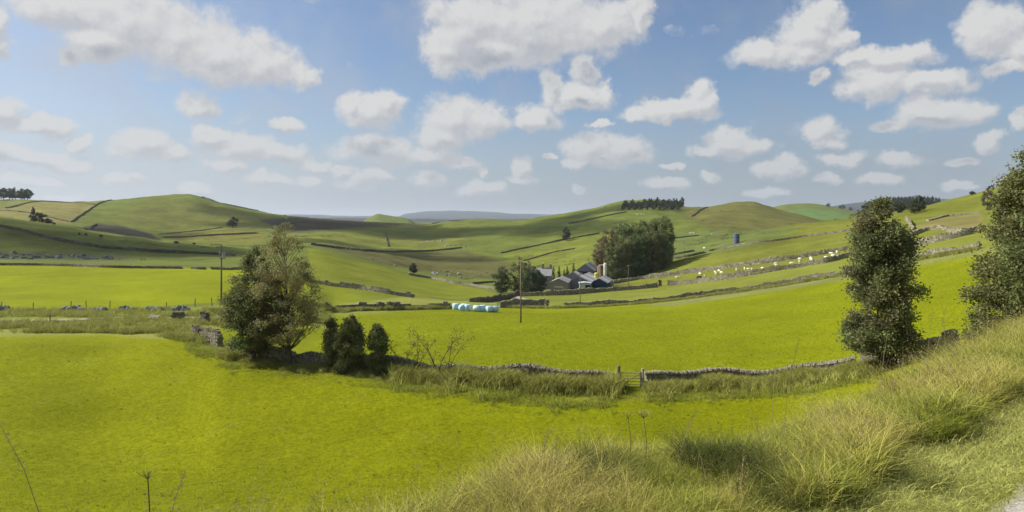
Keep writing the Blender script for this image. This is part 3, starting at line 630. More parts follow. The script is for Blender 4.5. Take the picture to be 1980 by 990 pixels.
for lab, pts, a, b, h, tn in HW:
    P = path(pts, a, b, 3, 5); dd = P[:, 1].mean(); s = dd/400
    h *= .68; wall(lab, P, h=h, w=.7+.3*s, sl=max(.8, 1.6*s), sh=max(.4, h/2), cope=False, gone=.2 if h < 1.2 else 0, tint=tn*1.1+.05, hv=.08)
# ruined heaps along the left field edge
for x0, x1, lab in ((-8,14,'low heap of grey stones at the left edge beside the bright field'), (116,162,'largest heap of tumbled stones along the left field edge'), (182,202,'small stone heap right of the largest heap'),
                    (234,258,'stone heap with a pale top in the middle of the field edge'), (281,311,'flat grey stone heap left of the stone gateway'), (334,362,'rounded brown stone heap above the stone gateway')):
    P = path([(x0,601),(x1,601)], 80, 110, 2, 3); root = tag(empty('stone_heap', P[len(P)//2]), lab, 'stone heap'); c0 = P[len(P)//2]; protos = []
    for k in range(3):
        v, f, c_ = rock_mesh(1, 0, 0, 1, 1, 1.0); protos.append(mesh_data('boulder', v, f, M['stone'], False, c_))
    n = int(8+(x1-x0)*.7)
    for k in range(n):
        u = rng.uniform(); q = P[int(u*(len(P)-1))]; hh = rng.uniform(0, .55)*math.sin(math.pi*min(max(u, .12), .88)); link('boulder', protos[k % 3], root, (q[0]-c0[0]+rng.normal(0, .15), q[1]-c0[1]+rng.normal(0, .3), q[2]-c0[2]+hh), rng.uniform(0, 6), rng.uniform(.2, .42))
# the two stone stubs of the gateway, and its end pillars
def pillar(x, y, w, d, h, lab, name='stone_pillar', rz=0, tint=1., cat='pillar'):
    P = np.array([[x-w/2, y, gz(x, y)-.05], [x+w/2, y, gz(x, y)-.05]])
    r = stones_mesh(P, h, d, .38, .2, True, 0, tint, 0); c = np.array([x, y, 0]); v = r[0]-c; ca, sa = math.cos(rz), math.sin(rz)
    v = np.stack([v[:, 0]*ca-v[:, 1]*sa, v[:, 0]*sa+v[:, 1]*ca, v[:, 2]], 1)
    return tag(link(name, mesh_data(name, v, r[1], M['stone'], False, r[2]), None, (x, y, 0)), lab, cat)
p = spot(345, 621, 68, 100); pillar(p[0], p[1], 1.3, .7, .9, 'dark square stone stub left of the gateway', rz=.2, tint=.65)
p = spot(395, 626, 68, 100); pillar(p[0], p[1], 1.0, .8, 1.25, 'tall dark stone wall end right of the gateway', rz=-.5, tint=.65)
p = at(1058, float(np.interp(1058, pxc, Dk[5]))); pillar(p[0], p[1], .8, .8, 1.7, 'square stone pillar ending the low field wall')
p = at(1276, hit(1276, 553, 170, 240)); pillar(p[0], p[1], 1, .8, 1.8, 'dark stone pillar ending the farmyard wall', tint=.6)
# rock outcrops and scree
for px, y, a, b, n, sx, sy, s0, s1, lab in (
  (30,499,200,300,22,7,5,.4,1.5,'grey limestone outcrop at the far left below the shaded slope'), (68,494,200,300,14,5,3,.4,1.3,'small limestone outcrop beside the far left one'),
  (135,497,200,300,22,6,4,.4,1.4,'long grey limestone outcrop above the bright left field'), (165,500,200,300,12,3,3,.4,1.2,'low outcrop between the long outcrop and the lone boulder'),
  (211,498,200,300,6,1.6,1.2,.5,1.3,'lone dark boulder cluster right of the limestone outcrops'), (245,502,200,300,8,5,3,.3,.6,'scatter of small stones right of the boulder cluster'),
  (845,467,300,800,20,9,8,.5,1.6,'pale scree patch on the hillside above the dark wall'), (880,474,300,800,14,7,5,.5,1.3,'dark rocky bank right of the hillside scree'),
  (870,532,220,420,22,9,6,.3,1.1,'grey boulders scattered above the pale field rim'), (910,528,220,420,14,8,6,.3,.9,'boulders scattered left of the farm meadow'),
  (735,506,280,420,9,6,5,.3,.8,'few dark boulders left of the small dark tree'), (1380,452,300,600,8,6,5,.3,.9,'white stones on the grass left of the blue silo')):
    p = spot(px, y, a, b); root = tag(empty('rock_outcrop', p), lab, 'rocks'); protos = []
    for k in range(3):
        v, f, c_ = rock_mesh(1, 0, 0, 1, 1, 1.35 if 'white' in lab or 'pale' in lab else .8); protos.append(mesh_data('boulder', v, f, M['stone'], False, c_))
    for k in range(n):
        dx, dy = rng.normal(0, sx), rng.normal(0, sy); link('boulder', protos[k % 3], root, (dx, dy, gz(p[0]+dx, p[1]+dy)-p[2]), rng.uniform(0, 6), rng.uniform(s0, s1)*(.7 if k % 3 else 1))

# ------------------------------------------------------------------ trees
def leaf_cards(c, size, col_, droop=.3, jit=.25):
    n = len(c); a = rng.normal(size=(n, 3)); a[:, 2] = a[:, 2]*.7-droop; a /= np.linalg.norm(a, axis=1)[:, None]
    b = np.cross(a, rng.normal(size=(n, 3))); b /= np.linalg.norm(b, axis=1)[:, None]+1e-9
    s = size*rng.uniform(.6, 1.35, (n, 1)); nn = np.cross(a, b)
    v = np.stack([c-a*s*.5, c+b*s*.30+nn*s*.08, c+a*s*.55, c-b*s*.30+nn*s*.08], 1).reshape(-1, 3)
    f = np.arange(4*n).reshape(n, 4)
    return v, f, np.repeat(col_, 4, axis=0)
def tree_meshes(h, prof, nleaf, leaf, colr, puffs=60, ps=.5, trunk=.14, base=.12, leanx=0., fork=1, twiggy=0, droop=.3, seed=1, var=.22, aspect=1., shell=.75):
    """trunk with limbs, and a crown of separate leaves in uneven clumps; prof lists (height share, radius)"""
    global rng; keep = rng; rng = np.random.default_rng(seed)
    pt = np.array([p[0] for p in prof]); pr = np.array([p[1] for p in prof])
    t = []; 
    while len(t) < puffs:
        q = rng.uniform(pt[0], pt[-1])
        if rng.uniform(0, pr.max()) < np.interp(q, pt, pr)+.12*pr.max(): t.append(q)
    t = np.array(t); Rr = np.interp(t, pt, pr); an = rng.uniform(0, 2*math.pi, puffs); rr = Rr*np.sqrt(rng.uniform(shell**2*.3, 1, puffs))*(1+rng.normal(0, .09, puffs))
    pc = np.stack([rr*np.cos(an)+leanx*t*h, rr*np.sin(an)*aspect, t*h], 1); sz = ps*rng.uniform(.6, 1.35, puffs)*(.55+.6*Rr/pr.max())
    w = sz**2.2; idx = rng.choice(puffs, nleaf, p=w/w.sum())
    d = rng.normal(size=(nleaf, 3)); d /= np.linalg.norm(d, axis=1)[:, None]; rad = rng.uniform(.0, 1, (nleaf, 1))**.45
    c = pc[idx]+d*rad*sz[idx][:, None]*np.array([1, 1, .8])*(1+.25*rng.normal(size=(nleaf, 1)))
    c[:, 2] = np.maximum(c[:, 2], base*h*.75+rng.uniform(0, .3, nleaf))
    pcol = np.clip(1+rng.normal(0, var, (puffs, 1)), .5, 1.7)*(1+rng.normal(0, .05, (puffs, 3)))
    cl = np.array(colr)[None]*pcol[idx]*np.clip(1+rng.normal(0, .22, (nleaf, 1)), .4, 1.9)
    lv = leaf_cards(c, leaf, cl, droop)
    m = MB()
    for k in range(fork):
        o = (k-(fork-1)/2)*trunk*1.6
        m.tube([(o, 0, -.3), (o+.03, 0, h*.05), (o*1.5+leanx*h*.2, .05, h*.22), (o*2+leanx*h*.5, -.05, h*.52), (leanx*h*.9+o, 0, h*.88)], [trunk*1.25, trunk, trunk*.82, trunk*.5, trunk*.08], 8)
    for i in rng.permutation(puffs)[:min(puffs, 46+twiggy)]:
        e = pc[i]; hs = max(h*base*.7, e[2]-np.hypot(e[0]-leanx*e[2], e[1])*rng.uniform(.7, 1.5)-.05*h); s0 = np.array([leanx*hs, 0, hs]); md = (s0+e)/2+rng.normal(0, .05*h**.5, 3)*.5
        m.tube([s0, md, e], [trunk*.30*(1-hs/h*.6), trunk*.17, trunk*.05], 5, False)
        if twiggy:
            for _ in range(3):
                e2 = e+rng.normal(0, ps*.7, 3); m.tube([md*.4+e*.6, e2], [trunk*.06, trunk*.02], 3, False)
    rng = keep
    return mesh_data('trunk', m.v, m.f, M['bark'], True), mesh_data('crown', lv[0], lv[1], M['leaf'], False, lv[2])
def tree(label, loc, meshes, rz=0, sc=1., name='tree', cat='tree', group=None):
    r = empty(name, loc, rz); tag(r, label, cat, group); r.scale = (sc, sc, sc) if isinstance(sc, (int, float)) else sc
    link('trunk', meshes[0], r); link('crown', meshes[1], r); return r
OLIVE = (.135, .14, .050); BIRCH = (.175, .165, .072); DARKG = (.075, .085, .030); LEAFG = (.125, .135, .058)
# the two birches by the near wall
p = at(490, 51.0); tree('left of the two joined birch trees, bushier and yellow-green at its left edge', p,
  tree_meshes(8.9, [(.10,.7),(.22,2.1),(.38,2.35),(.55,2.0),(.72,1.35),(.88,.75),(1,.12)], 44000, .14, (.10, .112, .042), 160, .56, .17, .10, 0.02, seed=5, twiggy=20), name='birch_tree')
p = at(560, 49.7); tree('taller right birch tree with thin brownish see-through crown', p,
  tree_meshes(11.3, [(.16,1.3),(.25,2.4),(.40,2.6),(.58,2.3),(.74,1.8),(.88,.9),(1,.15)], 25000, .115, BIRCH, 200, .50, .13, .15, -.045, seed=8, twiggy=60, droop=.8), name='birch_tree')
for px, D, h, w_, n, col_, lab, sd_ in ((641,48.5,3.7,.45,6000,(.14,.15,.065),'narrow grey-green bush between the birches and the round dark bush',31),
    (676,47.7,4.0,.85,13000,(.13,.14,.056),'largest dense dark bush against the near stone wall',32), (731,47.1,3.6,.52,9000,(.125,.14,.052),'pointed dark bush standing alone right of the larger bush',33)):
    tree(lab, at(px, D), tree_meshes(h, [(.0,w_*.9),(.25,w_),(.6,w_*.95),(.85,w_*.7),(1,w_*.2)], int(n*1.8), .12, col_, 90, .34, .07, .02, seed=sd_, shell=.9), name='bush', cat='bush')
# thin saplings along the wall
def sapling(px, D, h, lab, seed, n):
    r_ = np.random.default_rng(seed); m = MB(); c = []
    for k in range(n):
        a = r_.uniform(-.7, .7); pts = [np.array([0, 0, 0.])]; q = pts[0]; d = np.array([a*.25, r_.uniform(-.2, .2), 1.])
        for s in range(5):
            q = q+d/np.linalg.norm(d)*h/5*r_.uniform(.8, 1.1); d = d+np.array([a*.28, r_.uniform(-.12, .12), 0]); pts.append(q)
        m.tube(pts, [.035, .03, .024, .018, .012, .006], 4, False)
        for s in (2, 3, 4, 5):
            for _ in range(3):
                e = pts[s]+r_.normal(0, .22, 3)+[a*.2, 0, .25]; m.tube([pts[s], e], [.012, .004], 3, False); c += [e+r_.normal(0, .10, 3) for _ in range(9)]
    c = np.array(c); v = leaf_cards(c, .10, np.array([[.12, .115, .04]])*r_.uniform(.6, 1.3, (len(c), 1)))
    r = empty('sapling', at(px, D)); tag(r, lab, 'sapling'); link('trunk', mesh_data('trunk', m.v, m.f, M['bark'], True), r); link('crown', mesh_data('crown', v[0], v[1], M['leaf'], False, v[2]), r)
sapling(845, 45.9, 3.7, 'tallest leafless-looking sapling with a forked top by the near wall', 3, 4)
sapling(866, 45.8, 3.0, 'thin sapling just right of the tallest sapling', 4, 2)
sapling(806, 46.6, 2.6, 'short bent sapling left of the tallest sapling', 6, 3)
sapling(778, 47.0, 2.3, 'wispy sapling nearest to the pointed dark bush', 9, 2)
# leafy trees at the foot of the bank
p = at(1700, 39.2); tree('leafy grey-green tree with bare lower trunk at the foot of the grassy bank', p,
  tree_meshes(10.0, [(.11,1.4),(.2,1.68),(.33,1.58),(.42,1.75),(.55,1.5),(.68,1.62),(.8,1.4),(.92,1.0),(1,.4)], 64000, .14, LEAFG, 210, .50, .09, .13, .012, fork=2, seed=18, twiggy=20, var=.26), name='leafy_tree')
tree('low dark bush behind the foot of the leafy roadside tree', at(1722, 40.2), tree_meshes(1.9, [(.0,.8),(.4,1.0),(.8,.7),(1,.3)], 3000, .13, (.06,.068,.03), 26, .35, .06, .02, seed=77), name='bush', cat='bush')
p = at(2030, 27.6); tree('large dense dark green tree cut off by the right edge', p,
  tree_meshes(8.9, [(.0,2.7),(.12,2.85),(.3,2.7),(.5,2.35),(.68,1.9),(.83,1.4),(.93,.9),(1,.3)], 105000, .125, (.12, .13, .050), 340, .46, .2, .01, .02, seed=21, var=.24), name='leafy_tree')
for px, D, h, s_ in ((2120, 24, 6.5, 22), (2250, 26, 7.2, 23)):
    tree(('leafy tree just beyond the right edge behind the dense tree' if px < 2200 else 'farthest right leafy tree outside the view'), at(px, D), tree_meshes(h, [(.05,1.2),(.2,1.9),(.5,2.0),(.8,1.2),(1,.2)], 14000, .2, (.085, .095, .036), 70, .6, .15, .06, seed=s_), name='leafy_tree')

# the beech clump beside the farm
CLUMP = [(1163,268,16,3.6),(1176,262,19.5,4.0),(1196,272,21,4.2),(1212,262,21,4.2),(1228,270,22.5,4.3),(1243,262,22,4.2),(1258,270,24.5,4.4),(1273,266,26,4.4),(1287,272,25,4.2),
         (1186,252,14,3.6),(1205,254,17,3.8),(1222,256,18,3.8),(1240,256,19,3.8),(1262,258,20,3.8),(1281,260,20,3.6),(1156,264,12,3.0)]
wb = [tree_meshes(20, [(.01,3.4),(.12,4.3),(.4,4.5),(.65,4.4),(.85,3.6),(1,1.6)], 11000, .52, c_, 120, 1.25, .35, .02, seed=40+i, var=.20, shell=.95) for i, c_ in enumerate(((.160,.140,.072),(.100,.128,.052),(.130,.145,.055),(.110,.138,.050)))]
wl = ['brown rounded beech at the left end of the farm clump','brown beech second from the left end of the farm clump','tall beech at the back left of the farm clump','beech in the middle back of the farm clump','beech just left of the tallest pair in the farm clump',
      'dark middle beech behind the front row of the clump','tall beech forming the left of the highest crowns','tallest beech of the farm clump','tall beech at the right end of the farm clump','low brown bushy beech nearest to the cream silos',
      'front beech right of the silo-side bushy one','front middle beech with greenish foliage in the clump','front beech below the dark middle crowns','front beech with pale yellowish leaves right of centre','front right beech at the corner of the clump','smallest beech at the extreme left of the farm clump']
YT = [458,438,430,426,424,424,418,414,416,470,456,451,448,441,440,480]
for i, ((px, D, h, w_), lab) in enumerate(zip(CLUMP, wl)):
    mi = 0 if px < 1180 else (1 + i % 3)
    p = at(px, D); h = (HY-YT[i])/F*D-p[2]; tree(lab, p, wb[mi], i*1.3, (w_/4.4*.80, w_/4.4*.80, h/20*.96), name='beech_tree', group='beech clump beside the farm')
fm = [tree_meshes(8, [(.03,1.4),(.15,2.2),(.45,2.5),(.75,1.9),(1,.4)], 4500, .36, c_, 42, .8, .18, .05, seed=60+i) for i, c_ in enumerate(((.055,.075,.030),(.11,.12,.05),(.050,.078,.040)))]
for px, D, h, mi, lab in ((970,222,9.2,0,'rounded dark green tree left of the farm lane'), (1004,226,11.5,1,'olive tree behind the brown wooden pole'), (1022,222,10.2,1,'bushy olive tree in front of the farmhouse'),
    (1036,218,8.0,2,'dark tree with bluish leaves beside the stone barn'), (1047,226,6.2,2,'small dark tree touching the left side of the stone barn'), (1024,216,7.6,2,'low dark tree in front of the olive farm tree')):
    tree(lab, at(px, D), fm[mi], px*.7, (h/8*.95, h/8*.95, h/8), name='farm_tree')
for px, h, lab in ((1070,5.5,'slim dark conifer right of the farmhouse chimney'), (1081,5.6,'slim dark conifer between house and barns'), (1091,4.5,'small bushy conifer left of the back barn'), (1097,5.4,'bushy thorn tree behind the stone barn'), (1109,6.2,'slim tree behind the roof of the back barn')):
    tree(lab, at(px, 268), fm[0], px, (h/8*.32, h/8*.32, h/8*1.35), name='farm_conifer')
# lone trees and bushes on the hills
hm = [tree_meshes(10, [(.12,2.2),(.25,3.6),(.5,4.0),(.75,3.2),(1,.6)], 1500, .95, c_, 34, 1.2, .3, .1, seed=80+i) for i, c_ in enumerate(((.040,.050,.026),(.032,.042,.024),(.045,.055,.03),(.055,.062,.026)))]
cm = [tree_meshes(10, [(.02,2.3),(.2,2.6),(.5,2.2),(.8,1.2),(1,.15)], 1200, .8, (.030,.042,.028), 30, .9, .3, .03, seed=90+i) for i in range(2)]
def far(px, y, a, b, hp, wp, mi, lab, group=None, name='tree', src=None, cat='tree', drop=0):
    D = hit(px, y, a, b); x, yy, z = at(px, D); h = hp/F*D; w_ = wp/F*D; s = src or hm
    return tree(lab, (x, yy, z-drop), s[mi % len(s)], px*1.7, (w_/8, w_/8, h/10), name=name, group=group, cat=cat)
far(450,440,600,900,20,19,1,'round dark tree standing alone on the left hillside')
far(1094,465,300,900,25,16,1,'dark narrow tree beside the wall right of the valley')
far(800,530,240,420,21,16,1,'small dark tree on the valley floor behind the pale field')
far(64,433,430,620,30,15,1,'tall pointed thorn at the left of the hillside thicket', src=cm, name='thorn_tree')
far(76,434,430,620,20,26,0,'wide thorn bush in the middle of the hillside thicket', name='thorn_bush', cat='bush')
far(92,435,430,620,11,24,2,'low thorn bush at the right of the hillside thicket', name='thorn_bush', cat='bush')
for i, (px, hp) in enumerate(((-52,19),(-36,21),(-20,20),(-4,19),(7,22),(18,20),(30,23),(42,21),(53,20),(24,17),(47,17))):
    far(px, 384.5, 700, 1000, hp+1, 17, i, 'dark pine in the small clump on the skyline at the far left', 'pines on the far left skyline', name='pine_tree')
for i in range(30):
    px = 1204+i*3.95; y = 406-(i % 3)*2.2; hp = (13 if px < 1240 else 17)+(i*7 % 4)
    far(px, y, 600, 1000, hp, 9.5, i, 'dark conifer in the plantation on the central ridge', 'conifers of the ridge plantation', name='conifer', src=cm if i % 3 == 0 else hm)
for px, y, a, b, hp, wp, mi, lab in ((1602,400,1200,2000,7,8,1,'tiny round tree on the distant right ridge'), (1628,404,1200,2000,9,11,2,'small round tree on the distant right ridge beside the tiny one'),
   (1645,407,1200,2000,7,7,1,'small tree below the blue hill on the right'), (1681,415,250,400,28,26,3,'round green tree behind the top of the leafy roadside tree'), (1662,421,280,400,14,12,2,'small tree left of the round green tree on the right slope'),
   (1712,408,250,400,22,20,3,'green tree right of the round tree on the right slope'), (1776,409,240,400,32,20,2,'dark tree on the skyline above the slope wall'), (1768,415,240,400,22,24,3,'low grey bush below the dark skyline tree'),
   (1738,412,250,400,22,26,3,'reddish green bush on the slope behind the leafy tree'),
   (1880,377,200,320,8,10,3,'small round bush on the right skyline'), (1916,366,200,320,9,9,2,'small bush on the right skyline near the dense tree'), (1940,361,200,320,13,18,1,'skyline bush half hidden by the dense right tree'),
   (341,471,300,420,5,9,1,'small dark bush on the shaded left slope'), (1300,407,600,1000,15,11,0,'last conifer at the right end of the plantation')):
    far(px, y, a, b, hp, wp, mi, lab, name='bush' if 'bush' in lab else 'tree', cat='bush' if 'bush' in lab else 'tree')
far(1909,407,170,320,44,22,0,'tall thin grey bush left of the dense right tree', name='bush', src=[tree_meshes(10, [(.02,1.2),(.3,3.4),(.6,3.9),(.85,2.4),(1,.4)], 3800, .55, (.10,.092,.062), 40, 1., .12, .03, seed=99, twiggy=40)], cat='bush')
# far woods behind the right skyline

for i in range(26):
    px = 1726+i*3.7; D = 1150; x = (px-990)/F*D; top = 381 if px < 1765 else 379+abs(px-1790)*.12
    far_z = (HY-(top+9))/F*D; far_h = 10/F*D
    tree('dark tree in the wood on the skyline behind the right slope', (x, D+(i % 3)*12, min(far_z, gz(x, D)+6) if False else gz(x, D)), hm[i % 2], i, (11/F*D/8, 11/F*D/8, max(4, (HY-top)/F*D-gz(x, D))/10), name='wood_tree', group='wood on the right skyline')

# ------------------------------------------------------------------ the farm
def gable(label, name, cat, px, D, rz, w, l, he, hr, mw, mr_, strips=1, base_drop=.6, alt=None, openings=(), hip=0):
    x, y, z = at(px, D); r = empty(name, (x, y, z), rz); tag(r, label, cat); b = -base_drop
    m = MB(); W = w/2
    v = [(-W,0,b),(W,0,b),(W,l,b),(-W,l,b),(-W,0,he),(W,0,he),(W,l,he),(-W,l,he),(0,0,hr),(0,l,hr)]
    m.add(v, [(0,1,5,8,4),(2,3,7,9,6),(3,0,4,7),(1,2,6,5)]); m.build('wall', mw, r)
    for s in (-1, 1):
        n = strips
        for k in range(n):
            y0 = -.25+(l+.5)*k/n; y1 = -.25+(l+.5)*(k+1)/n-.03; q = MB(); ov = .3; sl = (hr-he)/W
            e0 = (s*(W+ov), he-sl*ov); th = .12
            pts = [(0, y0, hr+th), (e0[0], y0, e0[1]+th), (e0[0], y1, e0[1]+th), (0, y1, hr+th)]
            low = [(p[0], p[1], p[2]-th+.01) for p in pts]
            q.add(pts+low, [(0,1,2,3),(7,6,5,4),(0,4,5,1),(1,5,6,2),(2,6,7,3),(3,7,4,0)] if s < 0 else [(3,2,1,0),(4,5,6,7),(1,5,4,0),(2,6,5,1),(3,7,6,2),(0,4,7,3)])
            q.build('roof_panel', (alt if alt and k % 3 == 1 else mr_), r)
    for (nm, x0, z0, x1, z1, mt_) in openings:
        q = MB(); q.box(x0, -.06, z0, x1, .05, z1); q.build(nm, mt_, r)
    return r
gable('brown stone barn with gable facing the yard wall', 'stone_barn', 'barn', 1080, 214, R(-12), 5.6, 11, 3.4, 4.6, M['render'], M['slate'], 3, openings=[('doorway_shade_panel', -2.1, -.3, -.9, 1.2, M['dark']), ('doorway_shade_panel', -.3, -.3, .7, 1.1, M['dark']), ('doorway_shade_panel', 1.3, -.3, 2.2, 1.1, M['dark']), ('lintel', -1.5, 1.9, 1.6, 2.1, M['white'])])
gable('wide grey-clad shed with striped rooflights', 'cattle_shed', 'shed', 1120, 220, R(-16), 7.7, 20, 2.9, 4.7, M['clad'], M['sheet'], 7, alt=M['sheet2'], openings=[('yard_wall', -3.8, -.6, 3.8, -.05, M['silo'])])
gable('low shed with dark blue gable wall', 'blue_gabled_shed', 'shed', 1158, 221, R(-16), 5.4, 13, 2.3, 3.7, M['navy'], M['sheet'], 4, alt=M['sheet2'])
gable('pale tin shed with black open doorway', 'tin_shed', 'shed', 1131.5, 213, R(-4), 3.5, 4, 2.75, 2.95, M['clad_l'], M['clad_l'], 1, openings=[('doorway_shade_panel', .05, -.5, 1.6, 2.2, M['dark'])])
gable('tallest dark back barn behind the grey shed', 'back_barn', 'barn', 1131, 243, R(-16), 6.2, 13, 5.6, 8.0, M['clad'], M['slate'], 5, alt=M['sheet2'], openings=[('doorway_shade_panel', -2.2, 0, 2.2, 5.3, M['dark'])])
gable('lean roofed barn left of the tallest back barn', 'side_barn', 'barn', 1108, 238, R(-16), 6.4, 14, 3.9, 5.6, M['clad'], M['sheet'], 5, alt=M['sheet2'])
gable('small lean-to shed at the right end of the farm', 'lean_to_shed', 'shed', 1172, 226, R(-16), 3.2, 7, 1.5, 2.1, M['render'], M['slate'], 2)
h = gable('stone farmhouse with three chimneys behind the trees', 'farmhouse', 'house', 1067, 243, R(80), 5.2, 8.6, 4.9, 7.3, M['render'], M['slate'], 4)
for yy, hh in ((.4, 9.1), (3.2, 9.3), (8.1, 9.2)):
    q = MB(); q.box(-.32, yy-.36, 6.2, .32, yy+.36, hh-.5); q.box(-.38, yy-.42, hh-.5, .38, yy+.42, hh-.36); c = q.build('chimney', M['render'], h)
    for s in (-.2, .2):
        t = MB(); t.tube([(s*.8, yy, hh-.36), (s*.8, yy, hh+.1)], [.12, .10], 8); t.build('chimney_pot', M['silo'], c)
for yy in (1.5, 4.1, 6.6):
    for zz in (1.1, 3.5):
        q = MB(); q.box(-2.66, yy-.42, zz, -2.585, yy+.42, zz+1.15); f = q.build('window', M['white'], h)
        g = MB(); g.box(-2.68, yy-.34, zz+.08, -2.665, yy+.34, zz+1.07); g.build('pane', M['glass'], f)
def silo(label, px, D, rad, hh, m, dome=.5, name='silo', bands=3, legs=False):
    x, y, z = at(px, D); r = empty(name, (x, y, z)); tag(r, label, 'silo'); q = MB(); z0 = 1.6 if legs else -.5
    q.tube([(0,0,z0), (0,0,hh)], rad, 24); q.build('barrel', m, r, True if False else False)
    q = MB(); q.tube([(0,0,hh), (0,0,hh+rad*dome*.6), (0,0,hh+rad*dome)], [rad*1.04, rad*.75, rad*.15], 24); q.build('cap', m, r)
    for k in range(bands):
        q = MB(); zz = z0+(hh-z0)*(k+.5)/bands; q.tube([(0,0,zz), (0,0,zz+.08)], rad*1.03, 24); q.build('band', M['steel'], r)
    if legs:
        for a in range(4):
            q = MB(); q.tube([(rad*.8*math.cos(a*1.57+.8), rad*.8*math.sin(a*1.57+.8), -.3), (rad*.8*math.cos(a*1.57+.8), rad*.8*math.sin(a*1.57+.8), z0+.1)], .06, 6); q.build('leg', M['steel'], r)
    return r
silo('tall slim cream silo with domed cap at the right of the farm', 1170, 236, .58, 7.6, M['silo'], 1.0)
silo('cream and orange silo left of the tall slim one', 1158, 237, .5, 7.0, M['rust'], .5)
q = MB(); x, y, z = at(1158, 236.3); q.tube([(0, 0, 7.45), (.8, 0, 7.5), (2.0, 0, 7.5)], .16, 8); q.box(.3,-.1,.0,.5,.1,7.4)
tag(q.build('filling_pipe', M['silo'], loc=(x, y, z)), 'cream filling pipe bridging the two farm silos', 'pipe')
silo('squat yellow-green feed tank beside the silos', 1153, 233, .75, 4.6, M['lime'], .8, name='feed_tank', legs=True)
r = silo('blue-grey cylindrical water tower alone on the right slope', 1424, hit(1424, 471, 200, 400), 1.25, 4.1, M['blue'], .25, name='water_tower')
# machinery shapes in the yard
for i, (px, D) in enumerate(((1063,209),(1069,209),(1076,208))):
    pass
# wrapped bales
def bale(px, D, lab, rz, up):
    x, y, z = at(px, D); q = MB(); rr = .62; hh = 1.22
    q.tube([(0,0,-.02),(0,0,.06),(0,0,hh-.06),(0,0,hh)], [rr*.86, rr, rr, rr*.86], 20)
    o = q.build('wrapped_bale', M['bale'], smooth=True, loc=(x, y, z+(0 if up else rr*.97)))
    if not up: o.rotation_euler = (R(90), 0, rz)
    tag(o, lab, 'bale', 'wrapped silage bales in a row')
for i, (px, dD, up, lab) in enumerate(((881,0,1,'leftmost pale blue wrapped bale of the row'), (892,-1.6,0,'second pale blue bale from the left, set slightly forward'), (897,1.2,1,'pale blue bale tucked behind the second and fourth bales'), (904,-.3,1,'pale blue bale before the first gap in the row'),
    (916.5,-.8,0,'pale blue bale standing alone between the two gaps'), (929,-.4,1,'first pale blue bale after the second gap'), (934,1.1,1,'pale blue bale at the back of the right-hand group'), (941,-1.2,0,'forward pale blue bale of the right-hand group'), (952.5,-.6,0,'small rightmost pale blue bale at the end of the row'))):
    bale(px, 132.5+dD, lab, .3*i, up)
# ------------------------------------------------------------------ poles, wires, posts, gates
TOPS = {}
def pole(label, px, y, a, b, h, arm=0, box=False, rad=.13):
    D = hit(px, y, a, b); x, yy, z = at(px, D); r = empty('electricity_pole', (x, yy, z)); tag(r, label, 'pole')
    q = MB(); q.tube([(0,0,-.5),(0,0,h*.5),(0,0,h)], [rad, rad*.85, rad*.7], 8); q.build('shaft', M['wood'], r, True)
    TOPS[px] = (x, yy, z+h)
    if arm:
        q = MB(); q.box(-arm/2, -.07, h-.35, arm/2, .07, h-.22); q.build('crossarm', M['wood'], r)
        for s in (-arm/2+.1, -arm*.12, arm*.12, arm/2-.1):
            q = MB(); q.tube([(s,0,h-.22),(s,0,h-.1),(s,0,h-.03)], [.05,.07,.04], 6); q.build('insulator', M['silo'], r)
    if box:
        q = MB(); q.box(-arm*1.05, -.06, h-.02, -.1, .06, h+.10); q.build('long_arm', M['wood'], r)
        q = MB(); q.tube([(.42,-.1,h-1.9),(.42,-.1,h-1.05)], .27, 12); t = q.build('transformer', M['steel'], r)
        q = MB(); q.box(-.35,-.05,h-2.1,.65,.05,h-1.98); q.build('bracket', M['wood'], r)
        q = MB(); q.tube([(-.3,0,h-.9),(-.3,0,h-1.5)], .07, 8); q.build('fuse', M['steel'], r)
pole('dark wooden pole with transformer and crossarm left of the birches', 428, 586, 95, 130, 8.9, 1.6, True, .15)
pole('brown wooden pole standing in the middle of the bright green field', 1007, 624, 70, 100, 8.0, 0, False, .105)
TOPS[1007] = TOPS[1007]
pole('thin pole behind the field wall in front of the tin shed', 1122, 589, 150, 175, 7.7, .6, False, .09)
pole('thin pole beside the sheep strip wall below the beech clump', 1215, 558, 170, 240, 7.6, .7, False, .09)
pole('pale thin pole against the dark beech clump', 1270, 516, 215, 300, 7.0, .6, False, .09)
pole('faint thin pole just right of the beech clump', 1323, 498, 215, 400, 6.5, .6, False, .09)
ks = [1122, 1215, 1270, 1323]
for a, b, lab in zip(ks[:-1], ks[1:], ('wire between the tin shed pole and the sheep strip pole', 'wire crossing in front of the beech clump', 'wire leaving the right side of the beech clump')):
    A, B = np.array(TOPS[a]), np.array(TOPS[b]); n = 12; pts = [A+(B-A)*k/n-np.array([0,0,1.4*(4*(k/n)*(1-k/n))*np.linalg.norm(B-A)/60]) for k in range(n+1)]
    q = MB(); q.tube([p-A for p in pts], .035, 4, False); tag(q.build('overhead_wire', M['steel'], loc=tuple(A)), lab, 'wire', 'overhead wires by the farm')
